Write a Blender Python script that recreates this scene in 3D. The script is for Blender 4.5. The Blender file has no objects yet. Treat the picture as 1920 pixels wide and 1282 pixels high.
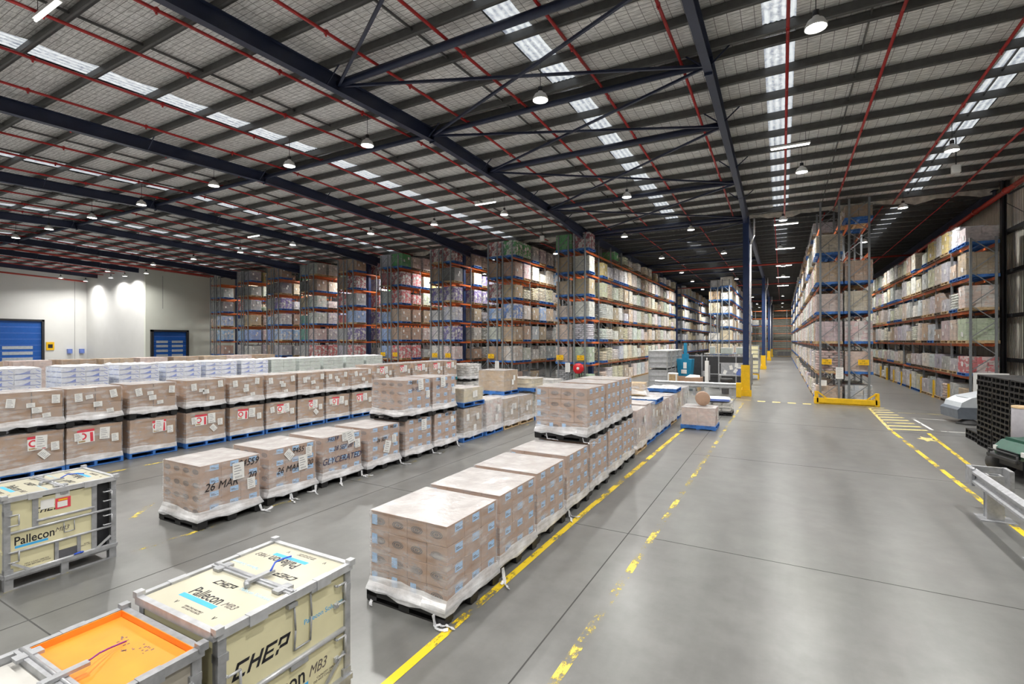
import bpy, math, random
from mathutils import Vector, Matrix, Euler
R = random.Random(7)
scn = bpy.context.scene
COL = scn.collection
PI = math.pi
rad = math.radians

# ------------------------------------------------------------------ camera, world, exposure
cam_d = bpy.data.cameras.new('camera')
cam_d.sensor_width = 36.0
cam_d.lens = 917.0 / 1920.0 * 36.0
cam_d.shift_y = -3.0 / 1920.0
cam_d.clip_end = 400
cam = bpy.data.objects.new('camera', cam_d)
COL.objects.link(cam)
cam.location = (0, 0, 3.13)
cam.rotation_euler = (PI / 2, 0, math.atan((1466 - 960) / 917.0))
scn.camera = cam
world = bpy.data.worlds.new('world')
scn.world = world
world.use_nodes = True
world.node_tree.nodes['Background'].inputs[0].default_value = (.55, .62, .72, 1)
world.node_tree.nodes['Background'].inputs[1].default_value = .5
vs = scn.view_settings
vs.view_transform = 'Standard'
vs.look = 'None'
vs.gamma = 1
vs.use_curve_mapping = False
vs.exposure = 0.0
LAMP_W = 350.0
scn.cycles.use_denoising = True
scn.cycles.use_adaptive_sampling = True
scn.cycles.adaptive_threshold = .02
scn.cycles.max_bounces = 8
scn.cycles.diffuse_bounces = 4
scn.cycles.glossy_bounces = 3
scn.cycles.transparent_max_bounces = 16
scn.cycles.caustics_reflective = True
scn.cycles.caustics_refractive = False
scn.cycles.sample_clamp_indirect = 8

# ------------------------------------------------------------------ helpers
class MB:
    """Collects boxes, tubes and quads; build() makes one mesh."""
    def __init__(self):
        self.v, self.f, self.m, self.s = [], [], [], []
    def face(self, pts, m=0, smooth=False):
        i = len(self.v)
        self.v += [tuple(p) for p in pts]
        self.f.append(tuple(range(i, i + len(pts))))
        self.m.append(m); self.s.append(smooth)
    def box(self, x0, x1, y0, y1, z0, z1, m=0):
        i = len(self.v)
        self.v += [(x0, y0, z0), (x1, y0, z0), (x1, y1, z0), (x0, y1, z0), (x0, y0, z1), (x1, y0, z1), (x1, y1, z1), (x0, y1, z1)]
        for q in ((0, 3, 2, 1), (4, 5, 6, 7), (0, 1, 5, 4), (1, 2, 6, 5), (2, 3, 7, 6), (3, 0, 4, 7)):
            self.f.append(tuple(i + k for k in q)); self.m.append(m); self.s.append(False)
    def cbox(self, x0, x1, y0, y1, z0, z1, c=.01, m=0):
        """box with chamfered edges"""
        i = len(self.v)
        for z, ins in ((z0, c), (z0 + c, 0), (z1 - c, 0), (z1, c)):
            a, b, p, q = x0 + ins, x1 - ins, y0 + ins, y1 - ins
            k = c if ins == 0 else c * .4
            self.v += [(a + k, p, z), (b - k, p, z), (b, p + k, z), (b, q - k, z), (b - k, q, z), (a + k, q, z), (a, q - k, z), (a, p + k, z)]
        for r in range(3):
            for k in range(8):
                l = (k + 1) % 8
                self.f.append((i + r * 8 + k, i + r * 8 + l, i + r * 8 + 8 + l, i + r * 8 + 8 + k)); self.m.append(m); self.s.append(False)
        self.f.append(tuple(i + 7 - k for k in range(8))); self.m.append(m); self.s.append(False)
        self.f.append(tuple(i + 24 + k for k in range(8))); self.m.append(m); self.s.append(False)
    def tube(self, p0, p1, r0, r1=None, n=10, m=0, caps=True, smooth=True):
        p0, p1 = Vector(p0), Vector(p1)
        r1 = r0 if r1 is None else r1
        d = (p1 - p0).normalized()
        a = d.orthogonal().normalized(); b = d.cross(a)
        i = len(self.v)
        for p, r in ((p0, r0), (p1, r1)):
            for k in range(n):
                t = 2 * PI * k / n
                self.v.append(tuple(p + a * (r * math.cos(t)) + b * (r * math.sin(t))))
        for k in range(n):
            l = (k + 1) % n
            self.f.append((i + k, i + l, i + n + l, i + n + k)); self.m.append(m); self.s.append(smooth)
        if caps:
            self.f.append(tuple(i + n - 1 - k for k in range(n))); self.m.append(m); self.s.append(False)
            self.f.append(tuple(i + n + k for k in range(n))); self.m.append(m); self.s.append(False)
    def path(self, pts, r, n=8, m=0):
        for a, b in zip(pts, pts[1:]):
            self.tube(a, b, r, n=n, m=m)
    def bar(self, p0, p1, w, h, m=0, up=(0, 0, 1)):
        """rectangular bar from p0 to p1, w across, h along up"""
        p0, p1 = Vector(p0), Vector(p1)
        d = (p1 - p0).normalized(); u = Vector(up)
        s = d.cross(u).normalized(); u = s.cross(d).normalized()
        i = len(self.v)
        for p in (p0, p1):
            for a, b in ((-1, -1), (1, -1), (1, 1), (-1, 1)):
                self.v.append(tuple(p + s * (a * w / 2) + u * (b * h / 2)))
        for q in ((0, 1, 2, 3), (7, 6, 5, 4), (0, 4, 5, 1), (1, 5, 6, 2), (2, 6, 7, 3), (3, 7, 4, 0)):
            self.f.append(tuple(i + k for k in q)); self.m.append(m); self.s.append(False)
    def lathe(self, prof, c=(0, 0, 0), n=20, m=0, axis='z'):
        i = len(self.v)
        for r, h in prof:
            for k in range(n):
                t = 2 * PI * k / n
                if axis == 'z': p = (c[0] + r * math.cos(t), c[1] + r * math.sin(t), c[2] + h)
                elif axis == 'x': p = (c[0] + h, c[1] + r * math.cos(t), c[2] + r * math.sin(t))
                else: p = (c[0] - r * math.cos(t), c[1] + h, c[2] + r * math.sin(t))
                self.v.append(p)
        for j in range(len(prof) - 1):
            for k in range(n):
                l = (k + 1) % n
                self.f.append((i + j * n + k, i + j * n + l, i + j * n + n + l, i + j * n + n + k)); self.m.append(m); self.s.append(True)
    def ell(self, x0, x1, y0, y1, z0, z1, nu=10, nv=6, m=0, e=.45):
        """pillow: a superellipsoid filling the box"""
        cx, cy, cz = (x0 + x1) / 2, (y0 + y1) / 2, (z0 + z1) / 2
        sx, sy, sz = (x1 - x0) / 2, (y1 - y0) / 2, (z1 - z0) / 2
        def sp(c, p): return math.copysign(abs(c) ** p, c)
        i = len(self.v)
        for j in range(nv + 1):
            ph = -PI / 2 + PI * j / nv
            for k in range(nu):
                t = 2 * PI * (k + .5) / nu
                cr = sp(math.cos(ph), .6)
                self.v.append((cx + sx * cr * sp(math.cos(t), e), cy + sy * cr * sp(math.sin(t), e), cz + sz * sp(math.sin(ph), .8)))
        for j in range(nv):
            for k in range(nu):
                l = (k + 1) % nu
                self.f.append((i + j * nu + k, i + j * nu + l, i + j * nu + nu + l, i + j * nu + nu + k)); self.m.append(m); self.s.append(True)
    def add(self, other, mat4):
        i = len(self.v)
        self.v += [tuple(mat4 @ Vector(p)) for p in other.v]
        self.f += [tuple(i + k for k in q) for q in other.f]
        self.m += other.m; self.s += other.s
    def mesh(self, name, mats):
        me = bpy.data.meshes.new(name)
        me.from_pydata(self.v, [], self.f)
        for mt in mats: me.materials.append(mt)
        me.polygons.foreach_set('material_index', self.m)
        me.polygons.foreach_set('use_smooth', self.s)
        me.update()
        return me

def link(name, me, parent=None, loc=(0, 0, 0), rot=(0, 0, 0), color=None):
    o = bpy.data.objects.new(name, me)
    COL.objects.link(o)
    o.location = loc; o.rotation_euler = rot
    if parent is not None: o.parent = parent
    if color is not None: o.color = (color[0], color[1], color[2], 1)
    return o
def tag(o, label, cat, group=None, kind=None):
    o['label'] = label; o['category'] = cat
    if group: o['group'] = group
    if kind: o['kind'] = kind
    return o
def thing(name, label, cat, loc=(0, 0, 0), rz=0, group=None):
    o = bpy.data.objects.new(name, None)
    COL.objects.link(o)
    o.empty_display_size = .2
    o.location = loc; o.rotation_euler = (0, 0, rz)
    return tag(o, label, cat, group)
def struct(name, me, parent=None, **k):
    o = link(name, me, parent, **k)
    if parent is None: o['kind'] = 'structure'
    return o
def one(fn, name, mats):
    b = MB(); fn(b); return b.mesh(name, mats)
def boxmesh(name, mats, *a):
    b = MB(); b.box(*a); return b.mesh(name, mats)
def dup(root, loc, rz, label, group=None, color=None):
    r = root.copy(); COL.objects.link(r)
    r.location = loc; r.rotation_euler = (0, 0, rz); r['label'] = label
    if group: r['group'] = group
    for ch in root.children:
        c = ch.copy(); COL.objects.link(c); c.parent = r
        if color is not None and c.get('goods'): c.color = (*color, 1)
        for g in ch.children:
            d = g.copy(); COL.objects.link(d); d.parent = c
    return r
ORD = 'first second third fourth fifth sixth seventh eighth ninth tenth eleventh twelfth thirteenth fourteenth fifteenth sixteenth seventeenth eighteenth nineteenth twentieth'.split()
def ordn(i):
    if i < 20: return ORD[i]
    t = {2: 'twenty', 3: 'thirty', 4: 'forty'}[(i + 1) // 10]
    return (t[:-1] + 'ieth') if (i + 1) % 10 == 0 else t + '-' + ORD[(i + 1) % 10 - 1]
NUM = 'zero one two three four five six seven eight nine ten'.split()

def text(parent, body, loc, rot, size, mat, shear=0, name='lettering', ex=.0006, sx=1.0, align='CENTER', off=0):
    cu = bpy.data.curves.new(name, 'FONT')
    cu.body = body; cu.size = size; cu.shear = shear; cu.extrude = ex
    cu.align_x = align; cu.align_y = 'CENTER'; cu.resolution_u = 3; cu.offset = off
    cu.materials.append(mat)
    o = bpy.data.objects.new(name, cu)
    COL.objects.link(o)
    o.location = loc; o.rotation_euler = rot; o.scale = (sx, 1, 1)
    o.parent = parent
    return o
ROT_PX = (PI / 2, 0, PI / 2)      # text on a face that looks along +X
ROT_NY = (PI / 2, 0, 0)           # text on a face that looks along -Y

# ------------------------------------------------------------------ materials
def nodes(name):
    m = bpy.data.materials.new(name)
    m.use_nodes = True
    nt = m.node_tree
    b = nt.nodes.get('Principled BSDF')
    return m, nt, b
def N(nt, t, **k):
    n = nt.nodes.new(t)
    for a, v in k.items():
        if a.startswith('i_'):
            key = a[2:]
            n.inputs[int(key) if key.isdigit() else key].default_value = v
        else: setattr(n, a, v)
    return n
def L(nt, a, b): nt.links.new(a, b)
def noise(nt, scale=5, detail=3, vec=None, rough=.55, sc=None):
    n = N(nt, 'ShaderNodeTexNoise', i_Scale=scale, i_Detail=detail, i_Roughness=rough)
    tc = N(nt, 'ShaderNodeTexCoord')
    v = tc.outputs[vec or 'Object']
    if sc:
        mp = N(nt, 'ShaderNodeMapping'); mp.inputs['Scale'].default_value = sc
        L(nt, v, mp.inputs[0]); v = mp.outputs[0]
    L(nt, v, n.inputs['Vector'])
    return n
def ramp(nt, fac, stops):
    r = N(nt, 'ShaderNodeValToRGB')
    e = r.color_ramp.elements
    while len(e) < len(stops): e.new(.5)
    for el, (p, c) in zip(e, stops):
        el.position = p; el.color = (*c, 1) if len(c) == 3 else c
    L(nt, fac, r.inputs[0])
    return r
def bump(nt, b, height, strength=.3, dist=.02):
    bp = N(nt, 'ShaderNodeBump', i_Strength=strength, i_Distance=dist)
    L(nt, height, bp.inputs['Height']); L(nt, bp.outputs[0], b.inputs['Normal'])
    return bp
def plain(name, col, rough=.5, metal=0., var=.12, nscale=6, bmp=0, spec=.5):
    m, nt, b = nodes(name)
    n = noise(nt, nscale, 4)
    lo = tuple(max(0, c * (1 - var)) for c in col); hi = tuple(min(1, c * (1 + var)) for c in col)
    r = ramp(nt, n.outputs[0], [(.3, lo), (.7, hi)])
    L(nt, r.outputs[0], b.inputs['Base Color'])
    b.inputs['Roughness'].default_value = rough; b.inputs['Metallic'].default_value = metal
    b.inputs['Specular IOR Level'].default_value = spec
    if bmp: bump(nt, b, n.outputs[0], bmp)
    return m
def emis(name, col, s):
    m, nt, b = nodes(name)
    b.inputs['Base Color'].default_value = (.8, .8, .8, 1)
    b.inputs['Emission Color'].default_value = (*col, 1); b.inputs['Emission Strength'].default_value = s
    return m

def mk_concrete():
    m, nt, b = nodes('polished_concrete')
    n1 = noise(nt, .30, 5); n2 = noise(nt, 2.2, 7, rough=.65); n3 = noise(nt, .9, 5, sc=(2.5, .35, 1), rough=.6)
    r1 = ramp(nt, n1.outputs[0], [(.25, (.128, .129, .124)), (.75, (.172, .173, .166))])
    r2 = ramp(nt, n2.outputs[0], [(.25, (.74, .74, .74)), (.75, (1.16, 1.16, 1.16))])
    mx = N(nt, 'ShaderNodeMixRGB', blend_type='MULTIPLY', i_0=1.0)
    L(nt, r1.outputs[0], mx.inputs[1]); L(nt, r2.outputs[0], mx.inputs[2])
    r3 = ramp(nt, n3.outputs[0], [(.25, (.76, .76, .755)), (.75, (1.14, 1.14, 1.14))])
    mx2 = N(nt, 'ShaderNodeMixRGB', blend_type='MULTIPLY', i_0=.8)
    L(nt, mx.outputs[0], mx2.inputs[1]); L(nt, r3.outputs[0], mx2.inputs[2])
    L(nt, mx2.outputs[0], b.inputs['Base Color'])
    rr = ramp(nt, n3.outputs[0], [(.2, (.288,) * 3), (.8, (.35,) * 3)])
    L(nt, rr.outputs[0], b.inputs['Roughness'])
    b.inputs['Specular IOR Level'].default_value = .95
    return m
def mk_paint(name, col, wear=.45):
    m, nt, b = nodes(name)
    b.inputs['Base Color'].default_value = (*col, 1); b.inputs['Roughness'].default_value = .45
    n = noise(nt, 14, 6, rough=.8, sc=(1, .5, 1)); n2 = noise(nt, 1.7, 3)
    ad = N(nt, 'ShaderNodeMath', operation='ADD'); L(nt, n.outputs[0], ad.inputs[0]); L(nt, n2.outputs[0], ad.inputs[1])
    r = ramp(nt, ad.outputs[0], [(wear, (0, 0, 0)), (min(1, wear + .06), (1, 1, 1))])
    hl = N(nt, 'ShaderNodeMath', operation='MULTIPLY', i_1=.5); L(nt, ad.outputs[0], hl.inputs[0]); L(nt, hl.outputs[0], r.inputs[0])
    tr = N(nt, 'ShaderNodeBsdfTransparent'); mx = N(nt, 'ShaderNodeMixShader')
    L(nt, r.outputs[0], mx.inputs[0]); L(nt, tr.outputs[0], mx.inputs[1]); L(nt, b.outputs[0], mx.inputs[2])
    L(nt, mx.outputs[0], nt.nodes['Material Output'].inputs[0])
    return m
def mk_film(name, base=.18, amp=.5, bands=22, white=(.86, .87, .90)):
    m, nt, b = nodes(name)
    b.inputs['Base Color'].default_value = (*white, 1); b.inputs['Roughness'].default_value = .16
    b.inputs['Specular IOR Level'].default_value = 1.0
    n = noise(nt, 1.0, 4, sc=(2.2, 2.2, bands)); n2 = noise(nt, 3.2, 5, rough=.6)
    mu = N(nt, 'ShaderNodeMath', operation='MULTIPLY'); L(nt, n.outputs[0], mu.inputs[0]); L(nt, n2.outputs[0], mu.inputs[1])
    mr = N(nt, 'ShaderNodeMapRange'); mr.inputs[1].default_value = .14; mr.inputs[2].default_value = .42
    mr.inputs[3].default_value = base; mr.inputs[4].default_value = min(1, base + amp)
    L(nt, mu.outputs[0], mr.inputs[0])
    tr = N(nt, 'ShaderNodeBsdfTransparent'); mx = N(nt, 'ShaderNodeMixShader')
    L(nt, mr.outputs[0], mx.inputs[0]); L(nt, tr.outputs[0], mx.inputs[1]); L(nt, b.outputs[0], mx.inputs[2])
    L(nt, mx.outputs[0], nt.nodes['Material Output'].inputs[0])
    bump(nt, b, n2.outputs[0], .6, .03)
    return m
def mk_goods(name, rough=.6, grain=8, sc=None, var=.3, spec=.4, bmp=.2):
    """colour from the object, with grain; each carton or sack a little different"""
    m, nt, b = nodes(name)
    oi = N(nt, 'ShaderNodeObjectInfo')
    n = noise(nt, grain, 4, sc=sc)
    r = ramp(nt, n.outputs[0], [(.25, (1 - var,) * 3), (.75, (1 + var * .35,) * 3)])
    mx = N(nt, 'ShaderNodeMixRGB', blend_type='MULTIPLY', i_0=1.0)
    L(nt, oi.outputs['Color'], mx.inputs[1]); L(nt, r.outputs[0], mx.inputs[2])
    L(nt, mx.outputs[0], b.inputs['Base Color'])
    b.inputs['Roughness'].default_value = rough; b.inputs['Specular IOR Level'].default_value = spec
    if bmp: bump(nt, b, n.outputs[0], bmp, .02)
    return m
def mk_print():
    """printed cases: the object's colour broken by pale printed fields"""
    m, nt, b = nodes('goods_print')
    oi = N(nt, 'ShaderNodeObjectInfo'); tc = N(nt, 'ShaderNodeTexCoord')
    mp = N(nt, 'ShaderNodeMapping'); mp.inputs['Scale'].default_value = (5.5, 5.5, 7.5); L(nt, tc.outputs['Object'], mp.inputs[0])
    v = N(nt, 'ShaderNodeTexVoronoi', distance='CHEBYCHEV', i_Scale=1.0); L(nt, mp.outputs[0], v.inputs['Vector'])
    sp = N(nt, 'ShaderNodeSeparateColor'); L(nt, v.outputs['Color'], sp.inputs[0])
    r = ramp(nt, sp.outputs[0], [(.55, (0, 0, 0)), (.60, (.75, .75, .75))])
    mx = N(nt, 'ShaderNodeMixRGB', i_2=(.72, .71, .69, 1)); L(nt, r.outputs[0], mx.inputs[0]); L(nt, oi.outputs['Color'], mx.inputs[1])
    L(nt, mx.outputs[0], b.inputs['Base Color']); b.inputs['Roughness'].default_value = .5
    return m
def mk_insul():
    m, nt, b = nodes('foil_insulation')
    tc = N(nt, 'ShaderNodeTexCoord'); sp = N(nt, 'ShaderNodeSeparateXYZ'); L(nt, tc.outputs['Object'], sp.inputs[0])
    masks = []
    for out, pitch, w in ((0, .30, .05), (1, .15, .09)):
        d = N(nt, 'ShaderNodeMath', operation='DIVIDE', i_1=pitch); L(nt, sp.outputs[out], d.inputs[0])
        fr = N(nt, 'ShaderNodeMath', operation='FRACT'); L(nt, d.outputs[0], fr.inputs[0])
        lt = N(nt, 'ShaderNodeMath', operation='LESS_THAN', i_1=w); L(nt, fr.outputs[0], lt.inputs[0]); masks.append(lt)
    mxm = N(nt, 'ShaderNodeMath', operation='MAXIMUM'); L(nt, masks[0].outputs[0], mxm.inputs[0]); L(nt, masks[1].outputs[0], mxm.inputs[1])
    n = noise(nt, 5, 5, sc=(.8, 6, 1), rough=.6); n2 = noise(nt, .6, 3)
    r = ramp(nt, n.outputs[0], [(.32, (.50, .50, .49)), (.6, (.98, .98, .97))])  # sheen of the foil wrinkles is put into the colour
    r2 = ramp(nt, n2.outputs[0], [(.3, (.9, .89, .87)), (.7, (1, 1, 1))])
    m1 = N(nt, 'ShaderNodeMixRGB', blend_type='MULTIPLY', i_0=1.0); L(nt, r.outputs[0], m1.inputs[1]); L(nt, r2.outputs[0], m1.inputs[2])
    m2 = N(nt, 'ShaderNodeMixRGB', i_2=(.20, .195, .19, 1)); L(nt, mxm.outputs[0], m2.inputs[0]); L(nt, m1.outputs[0], m2.inputs[1])
    L(nt, m2.outputs[0], b.inputs['Base Color'])
    b.inputs['Roughness'].default_value = .45
    bump(nt, b, n.outputs[0], .5, .04)
    return m
def mk_rib(name, col, pitch, axis, rough=.45, metal=.3):
    m, nt, b = nodes(name)
    tc = N(nt, 'ShaderNodeTexCoord'); sp = N(nt, 'ShaderNodeSeparateXYZ'); L(nt, tc.outputs['Object'], sp.inputs[0])
    d = N(nt, 'ShaderNodeMath', operation='MULTIPLY', i_1=2 * PI / pitch); L(nt, sp.outputs[axis], d.inputs[0])
    s = N(nt, 'ShaderNodeMath', operation='SINE'); L(nt, d.outputs[0], s.inputs[0])
    n = noise(nt, 1.5, 3)
    r = ramp(nt, n.outputs[0], [(.3, tuple(c * .85 for c in col)), (.7, col)])
    L(nt, r.outputs[0], b.inputs['Base Color'])
    b.inputs['Roughness'].default_value = rough; b.inputs['Metallic'].default_value = metal
    bump(nt, b, s.outputs[0], .9, pitch * .25)
    return m
def mk_sky():
    m, nt, b = nodes('skylight_sheet')
    tc = N(nt, 'ShaderNodeTexCoord'); sp = N(nt, 'ShaderNodeSeparateXYZ'); L(nt, tc.outputs['Object'], sp.inputs[0])
    d = N(nt, 'ShaderNodeMath', operation='MULTIPLY', i_1=2 * PI / .19); L(nt, sp.outputs[0], d.inputs[0])
    s = N(nt, 'ShaderNodeMath', operation='SINE'); L(nt, d.outputs[0], s.inputs[0])
    n = noise(nt, 9, 5, rough=.7)
    a = N(nt, 'ShaderNodeMath', operation='MULTIPLY_ADD', i_1=.10, i_2=.0); L(nt, s.outputs[0], a.inputs[0])
    a2 = N(nt, 'ShaderNodeMath', operation='ADD'); L(nt, a.outputs[0], a2.inputs[0]); L(nt, n.outputs[0], a2.inputs[1])
    r = ramp(nt, a2.outputs[0], [(.3, (.22, .25, .32)), (.66, (.95, 1, 1.0))])
    L(nt, r.outputs[0], b.inputs['Emission Color']); b.inputs['Emission Strength'].default_value = .8
    b.inputs['Base Color'].default_value = (.5, .52, .55, 1)
    return m

M = {}
M['concrete'] = mk_concrete()
M['yellow_paint'] = mk_paint('yellow_line_paint', (.78, .56, .02), .445)
M['yellow_flecks'] = mk_paint('flecked_yellow_paint', (.72, .56, .08), .55)
M['yellow_worn'] = mk_paint('worn_yellow_paint', (.72, .56, .08), .50)
M['yellow_pale'] = mk_paint('pale_yellow_paint', (.70, .58, .20), .40)
M['white_paint'] = mk_paint('white_line_paint', (.75, .75, .72), .40)
M['joint'] = plain('joint_sealant', (.05, .05, .048), .8)
M['film'] = mk_film('stretch_film', .07, .42, 16)
M['skirt'] = mk_film('film_skirt', .40, .55, 18, (.92, .93, .96))
M['topsheet'] = mk_film('film_top', .66, .28, 3, (.70, .68, .675))
M['topwhite'] = mk_film('white_top_sheet', .88, .12, 3, (.84, .84, .86))
M['film_rack'] = mk_film('rack_film', .05, .36, 10, (.82, .82, .80))
M['carton'] = plain('carton_board', (.40, .26, .18), .65, var=.10, nscale=3)
M['carton_dark'] = plain('kraft_board', (.37, .225, .125), .65, var=.12, nscale=3)
M['goods'] = mk_goods('goods_board')
M['sack'] = mk_goods('sack_paper', .55, 5, None, .25, .4, .4)
M['print'] = mk_print()
M['label_blue'] = plain('blue_label', (.36, .58, .86), .5, var=.15, nscale=25)
M['ink'] = plain('black_ink', (.012, .012, .016), .5)
M['ink_grey'] = plain('grey_ink', (.12, .10, .095), .6)
M['ink_blue'] = plain('marker_blue', (.03, .035, .09), .5)
M['paper'] = plain('white_paper', (.80, .80, .78), .6, var=.05)
M['paper_lines'] = plain('paper_print', (.30, .30, .32), .6)
M['red_print'] = plain('red_print', (.70, .06, .09), .5)
M['black_plastic'] = plain('black_plastic', (.010, .010, .011), .5)
M['grey_plastic'] = plain('grey_plastic', (.10, .10, .11), .45)
M['blue_wood'] = plain('blue_pallet_paint', (.035, .14, .42), .55, var=.3)
M['teal_wood'] = plain('teal_pallet_paint', (.02, .25, .30), .55, var=.3)
M['dark_wood'] = plain('old_pallet_wood', (.16, .125, .09), .75, var=.3)
M['wood'] = plain('pallet_wood', (.50, .36, .20), .7, var=.25, nscale=9)
M['navy'] = plain('navy_steel', (.018, .026, .060), .42)
M['navy_col'] = plain('navy_column', (.012, .030, .10), .42)
M['purlin'] = plain('galvanised_purlin', (.11, .11, .108), .5, .2)
M['deck2'] = mk_rib('ribbed_roof_deck', (.20, .205, .20), .20, 0)
M['insul'] = mk_insul()
M['drape'] = plain('insulation_edge', (.60, .58, .52), .5, var=.3, nscale=4, bmp=.5)
M['skylight'] = mk_sky()
M['pipe'] = plain('red_pipe', (.46, .022, .022), .35)
M['main'] = plain('red_main', (.42, .04, .025), .35)
M['rack_grey'] = plain('rack_upright', (.22, .235, .25), .4, .3)
M['rack_orange'] = plain('rack_beam', (.62, .14, .03), .45)
M['safety'] = plain('safety_yellow', (.80, .48, .01), .4, var=.1)
M['sign_y'] = plain('sign_yellow', (.85, .50, .01), .4, var=.03)
M['white'] = plain('white_enamel', (.78, .78, .76), .4, var=.04)
M['wall_w'] = plain('painted_precast', (.70, .70, .68), .6, var=.03, nscale=.6)
M['wall_panel'] = plain('painted_panel', (.72, .74, .66), .6, var=.03, nscale=.6)  # slightly greener paint than the precast walls
M['wall_rib'] = mk_rib('corrugated_wall', (.78, .75, .66), .22, 1, .5, .05)
M['wall_far'] = mk_rib('far_cladding', (.42, .42, .36), .25, 2, .5, .1)
M['dark'] = plain('dark_steel', (.02, .021, .025), .5)
M['door_blue'] = plain('roller_door_blue', (.008, .09, .38), .4, var=.06)
M['door_pane'] = plain('door_pane', (.42, .46, .50), .25)
M['galv'] = plain('galvanised', (.42, .43, .45), .42, .55, var=.18, nscale=12)
M['galv_lt'] = plain('galvanised_light', (.52, .53, .55), .4, .4, var=.15, nscale=10)
M['cream'] = plain('cream_panel', (.70, .655, .42), .38, var=.03)
M['cream_top'] = plain('cream_lid', (.50, .478, .37), .3, var=.03)
M['off_white'] = plain('white_lid', (.54, .53, .50), .35, var=.05)
M['orange_lid'] = plain('orange_lid', (.95, .30, .035), .35, var=.10, nscale=3)
M['beige_grey'] = plain('beige_side', (.42, .39, .33), .5)
M['purple'] = plain('purple_cord', (.22, .03, .24), .5)
M['blue_tie'] = plain('blue_tie', (.03, .10, .60), .5)
M['pc_blue'] = plain('print_blue', (.06, .42, .80), .45, var=.05)
M['pc_pale'] = plain('print_pale_blue', (.45, .66, .78), .45, var=.05)
M['red'] = plain('reel_red', (.62, .012, .02), .35)
M['blue_machine'] = plain('blue_machine', (.012, .20, .36), .4)
M['green'] = plain('cart_green', (.015, .085, .055), .35)
M['sweep_lt'] = plain('sweeper_grey', (.52, .56, .60), .35, var=.05)
M['sweep_dk'] = plain('sweeper_dark', (.13, .15, .18), .45)
M['rubber'] = plain('rubber', (.035, .035, .036), .7)
M['curtain'] = plain('dark_mesh_screen', (.035, .035, .037), .6)
M['pale_green'] = plain('pale_green', (.50, .56, .52), .5)
M['cage'] = plain('cage_grey', (.36, .37, .37), .45, .2)
M['case_white'] = plain('white_case', (.72, .76, .84), .5, var=.06)
M['case_blue'] = plain('case_blue', (.16, .24, .62), .5)
M['lens'] = emis('lamp_lens', (1, .98, .94), 40)
M['tube_on'] = emis('batten_tube', (1, .98, .95), 6)

# ------------------------------------------------------------------ floor
X_L, X_R, Y_B, Y_F = -72.0, 9.4, -12.0, 112.0
b = MB(); b.face([(X_L, Y_B, 0), (X_R, Y_B, 0), (X_R, Y_F, 0), (X_L, Y_F, 0)])
floor = struct('floor', b.mesh('floor', [M['concrete']]))
def flat(name, x0, x1, y0, y1, mat, z=.003, parent=floor):
    b = MB(); b.box(x0, x1, y0, y1, .0005, z); return link(name, b.mesh(name, [M[mat]]), parent)
def flatq(name, pts, mat, z=.003):
    b = MB(); b.face([(x, y, z) for x, y in pts]); return link(name, b.mesh(name, [M[mat]]), floor)
def stripe(name, p, q, w, mat, z=.003):
    p, q = Vector((*p, 0)), Vector((*q, 0)); s = (q - p).normalized().cross(Vector((0, 0, 1))) * (w / 2)
    return flatq(name, [tuple((p - s).xy), tuple((p + s).xy), tuple((q + s).xy), tuple((q - s).xy)], mat, z)
for x in (-2.18, -7.38, -12.6, -18.0):
    flat('expansion_joint', x - .008, x + .008, Y_B, Y_F, 'joint', .0015)
for y in (2.18, 7.85, 14.2, 21.0, 28.0, 36, 45, 55, 66):
    flat('expansion_joint', -30 if y < 9 else -2.2, X_R, y - .007, y + .007, 'joint', .0016)
stripe('yellow_line', (-3.15, -4), (-3.15, 9), .10, 'yellow_paint')
stripe('yellow_line', (-3.14, 9), (-2.95, 26), .11, 'yellow_paint')
stripe('yellow_line', (-1.83, 3.4), (-1.80, 8.5), .10, 'yellow_worn')
stripe('yellow_line', (-1.80, 8.5), (-1.70, 27), .10, 'yellow_worn')
stripe('yellow_line', (3.50, 4), (3.32, 21.5), .11, 'yellow_paint')
stripe('yellow_line', (3.32, 21.5), (3.55, 28.2), .10, 'yellow_pale')
stripe('yellow_line', (4.12, 9), (4.05, 14.5), .10, 'yellow_paint')
stripe('yellow_line', (4.05, 14.5), (4.32, 21.2), .10, 'yellow_paint')
for k in range(9):
    y = 21.6 + k * .78
    stripe('hatch_stripe', (3.36 + k * .02, y), (4.42 - k * .03, y + .25), .20, 'yellow_pale')
stripe('yellow_line', (-8.38, -2), (-8.4, 7.5), .09, 'yellow_flecks')
stripe('yellow_line', (-8.35, 7.5), (-8.2, 20), .09, 'yellow_flecks')
stripe('yellow_line', (-13.9, 2), (-14.1, 16), .09, 'yellow_worn')
stripe('yellow_line', (-9.6, 3.9), (-10.6, 4.9), .09, 'yellow_flecks')
stripe('white_line', (4.58, 24.6), (4.60, 22.0), .09, 'white_paint')
stripe('white_line', (4.5, 25.0), (6.9, 25.0), .07, 'white_paint')
stripe('white_line', (4.8, 21.9), (7.2, 22.0), .07, 'white_paint')
stripe('white_line', (6.3, 27.0), (6.4, 24.6), .07, 'white_paint')
stripe('yellow_line', (4.4, 26.6), (6.4, 26.9), .07, 'yellow_pale')
for x in (-3.4, -2.6, -1.1, -.42, .25, .9):
    flat('yellow_dash', x, x + .36, 27.95, 28.35, 'yellow_pale')
stripe('yellow_line', (-4.4, 29.0), (-1.4, 28.3), .09, 'yellow_pale')
flatq('yellow_star', [(4.02 + .26 * (1 if k % 2 else .5) * math.cos(k * PI / 5), 19.9 + .5 * (1 if k % 2 else .5) * math.sin(k * PI / 5)) for k in range(10)], 'yellow_pale', .004)

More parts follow.
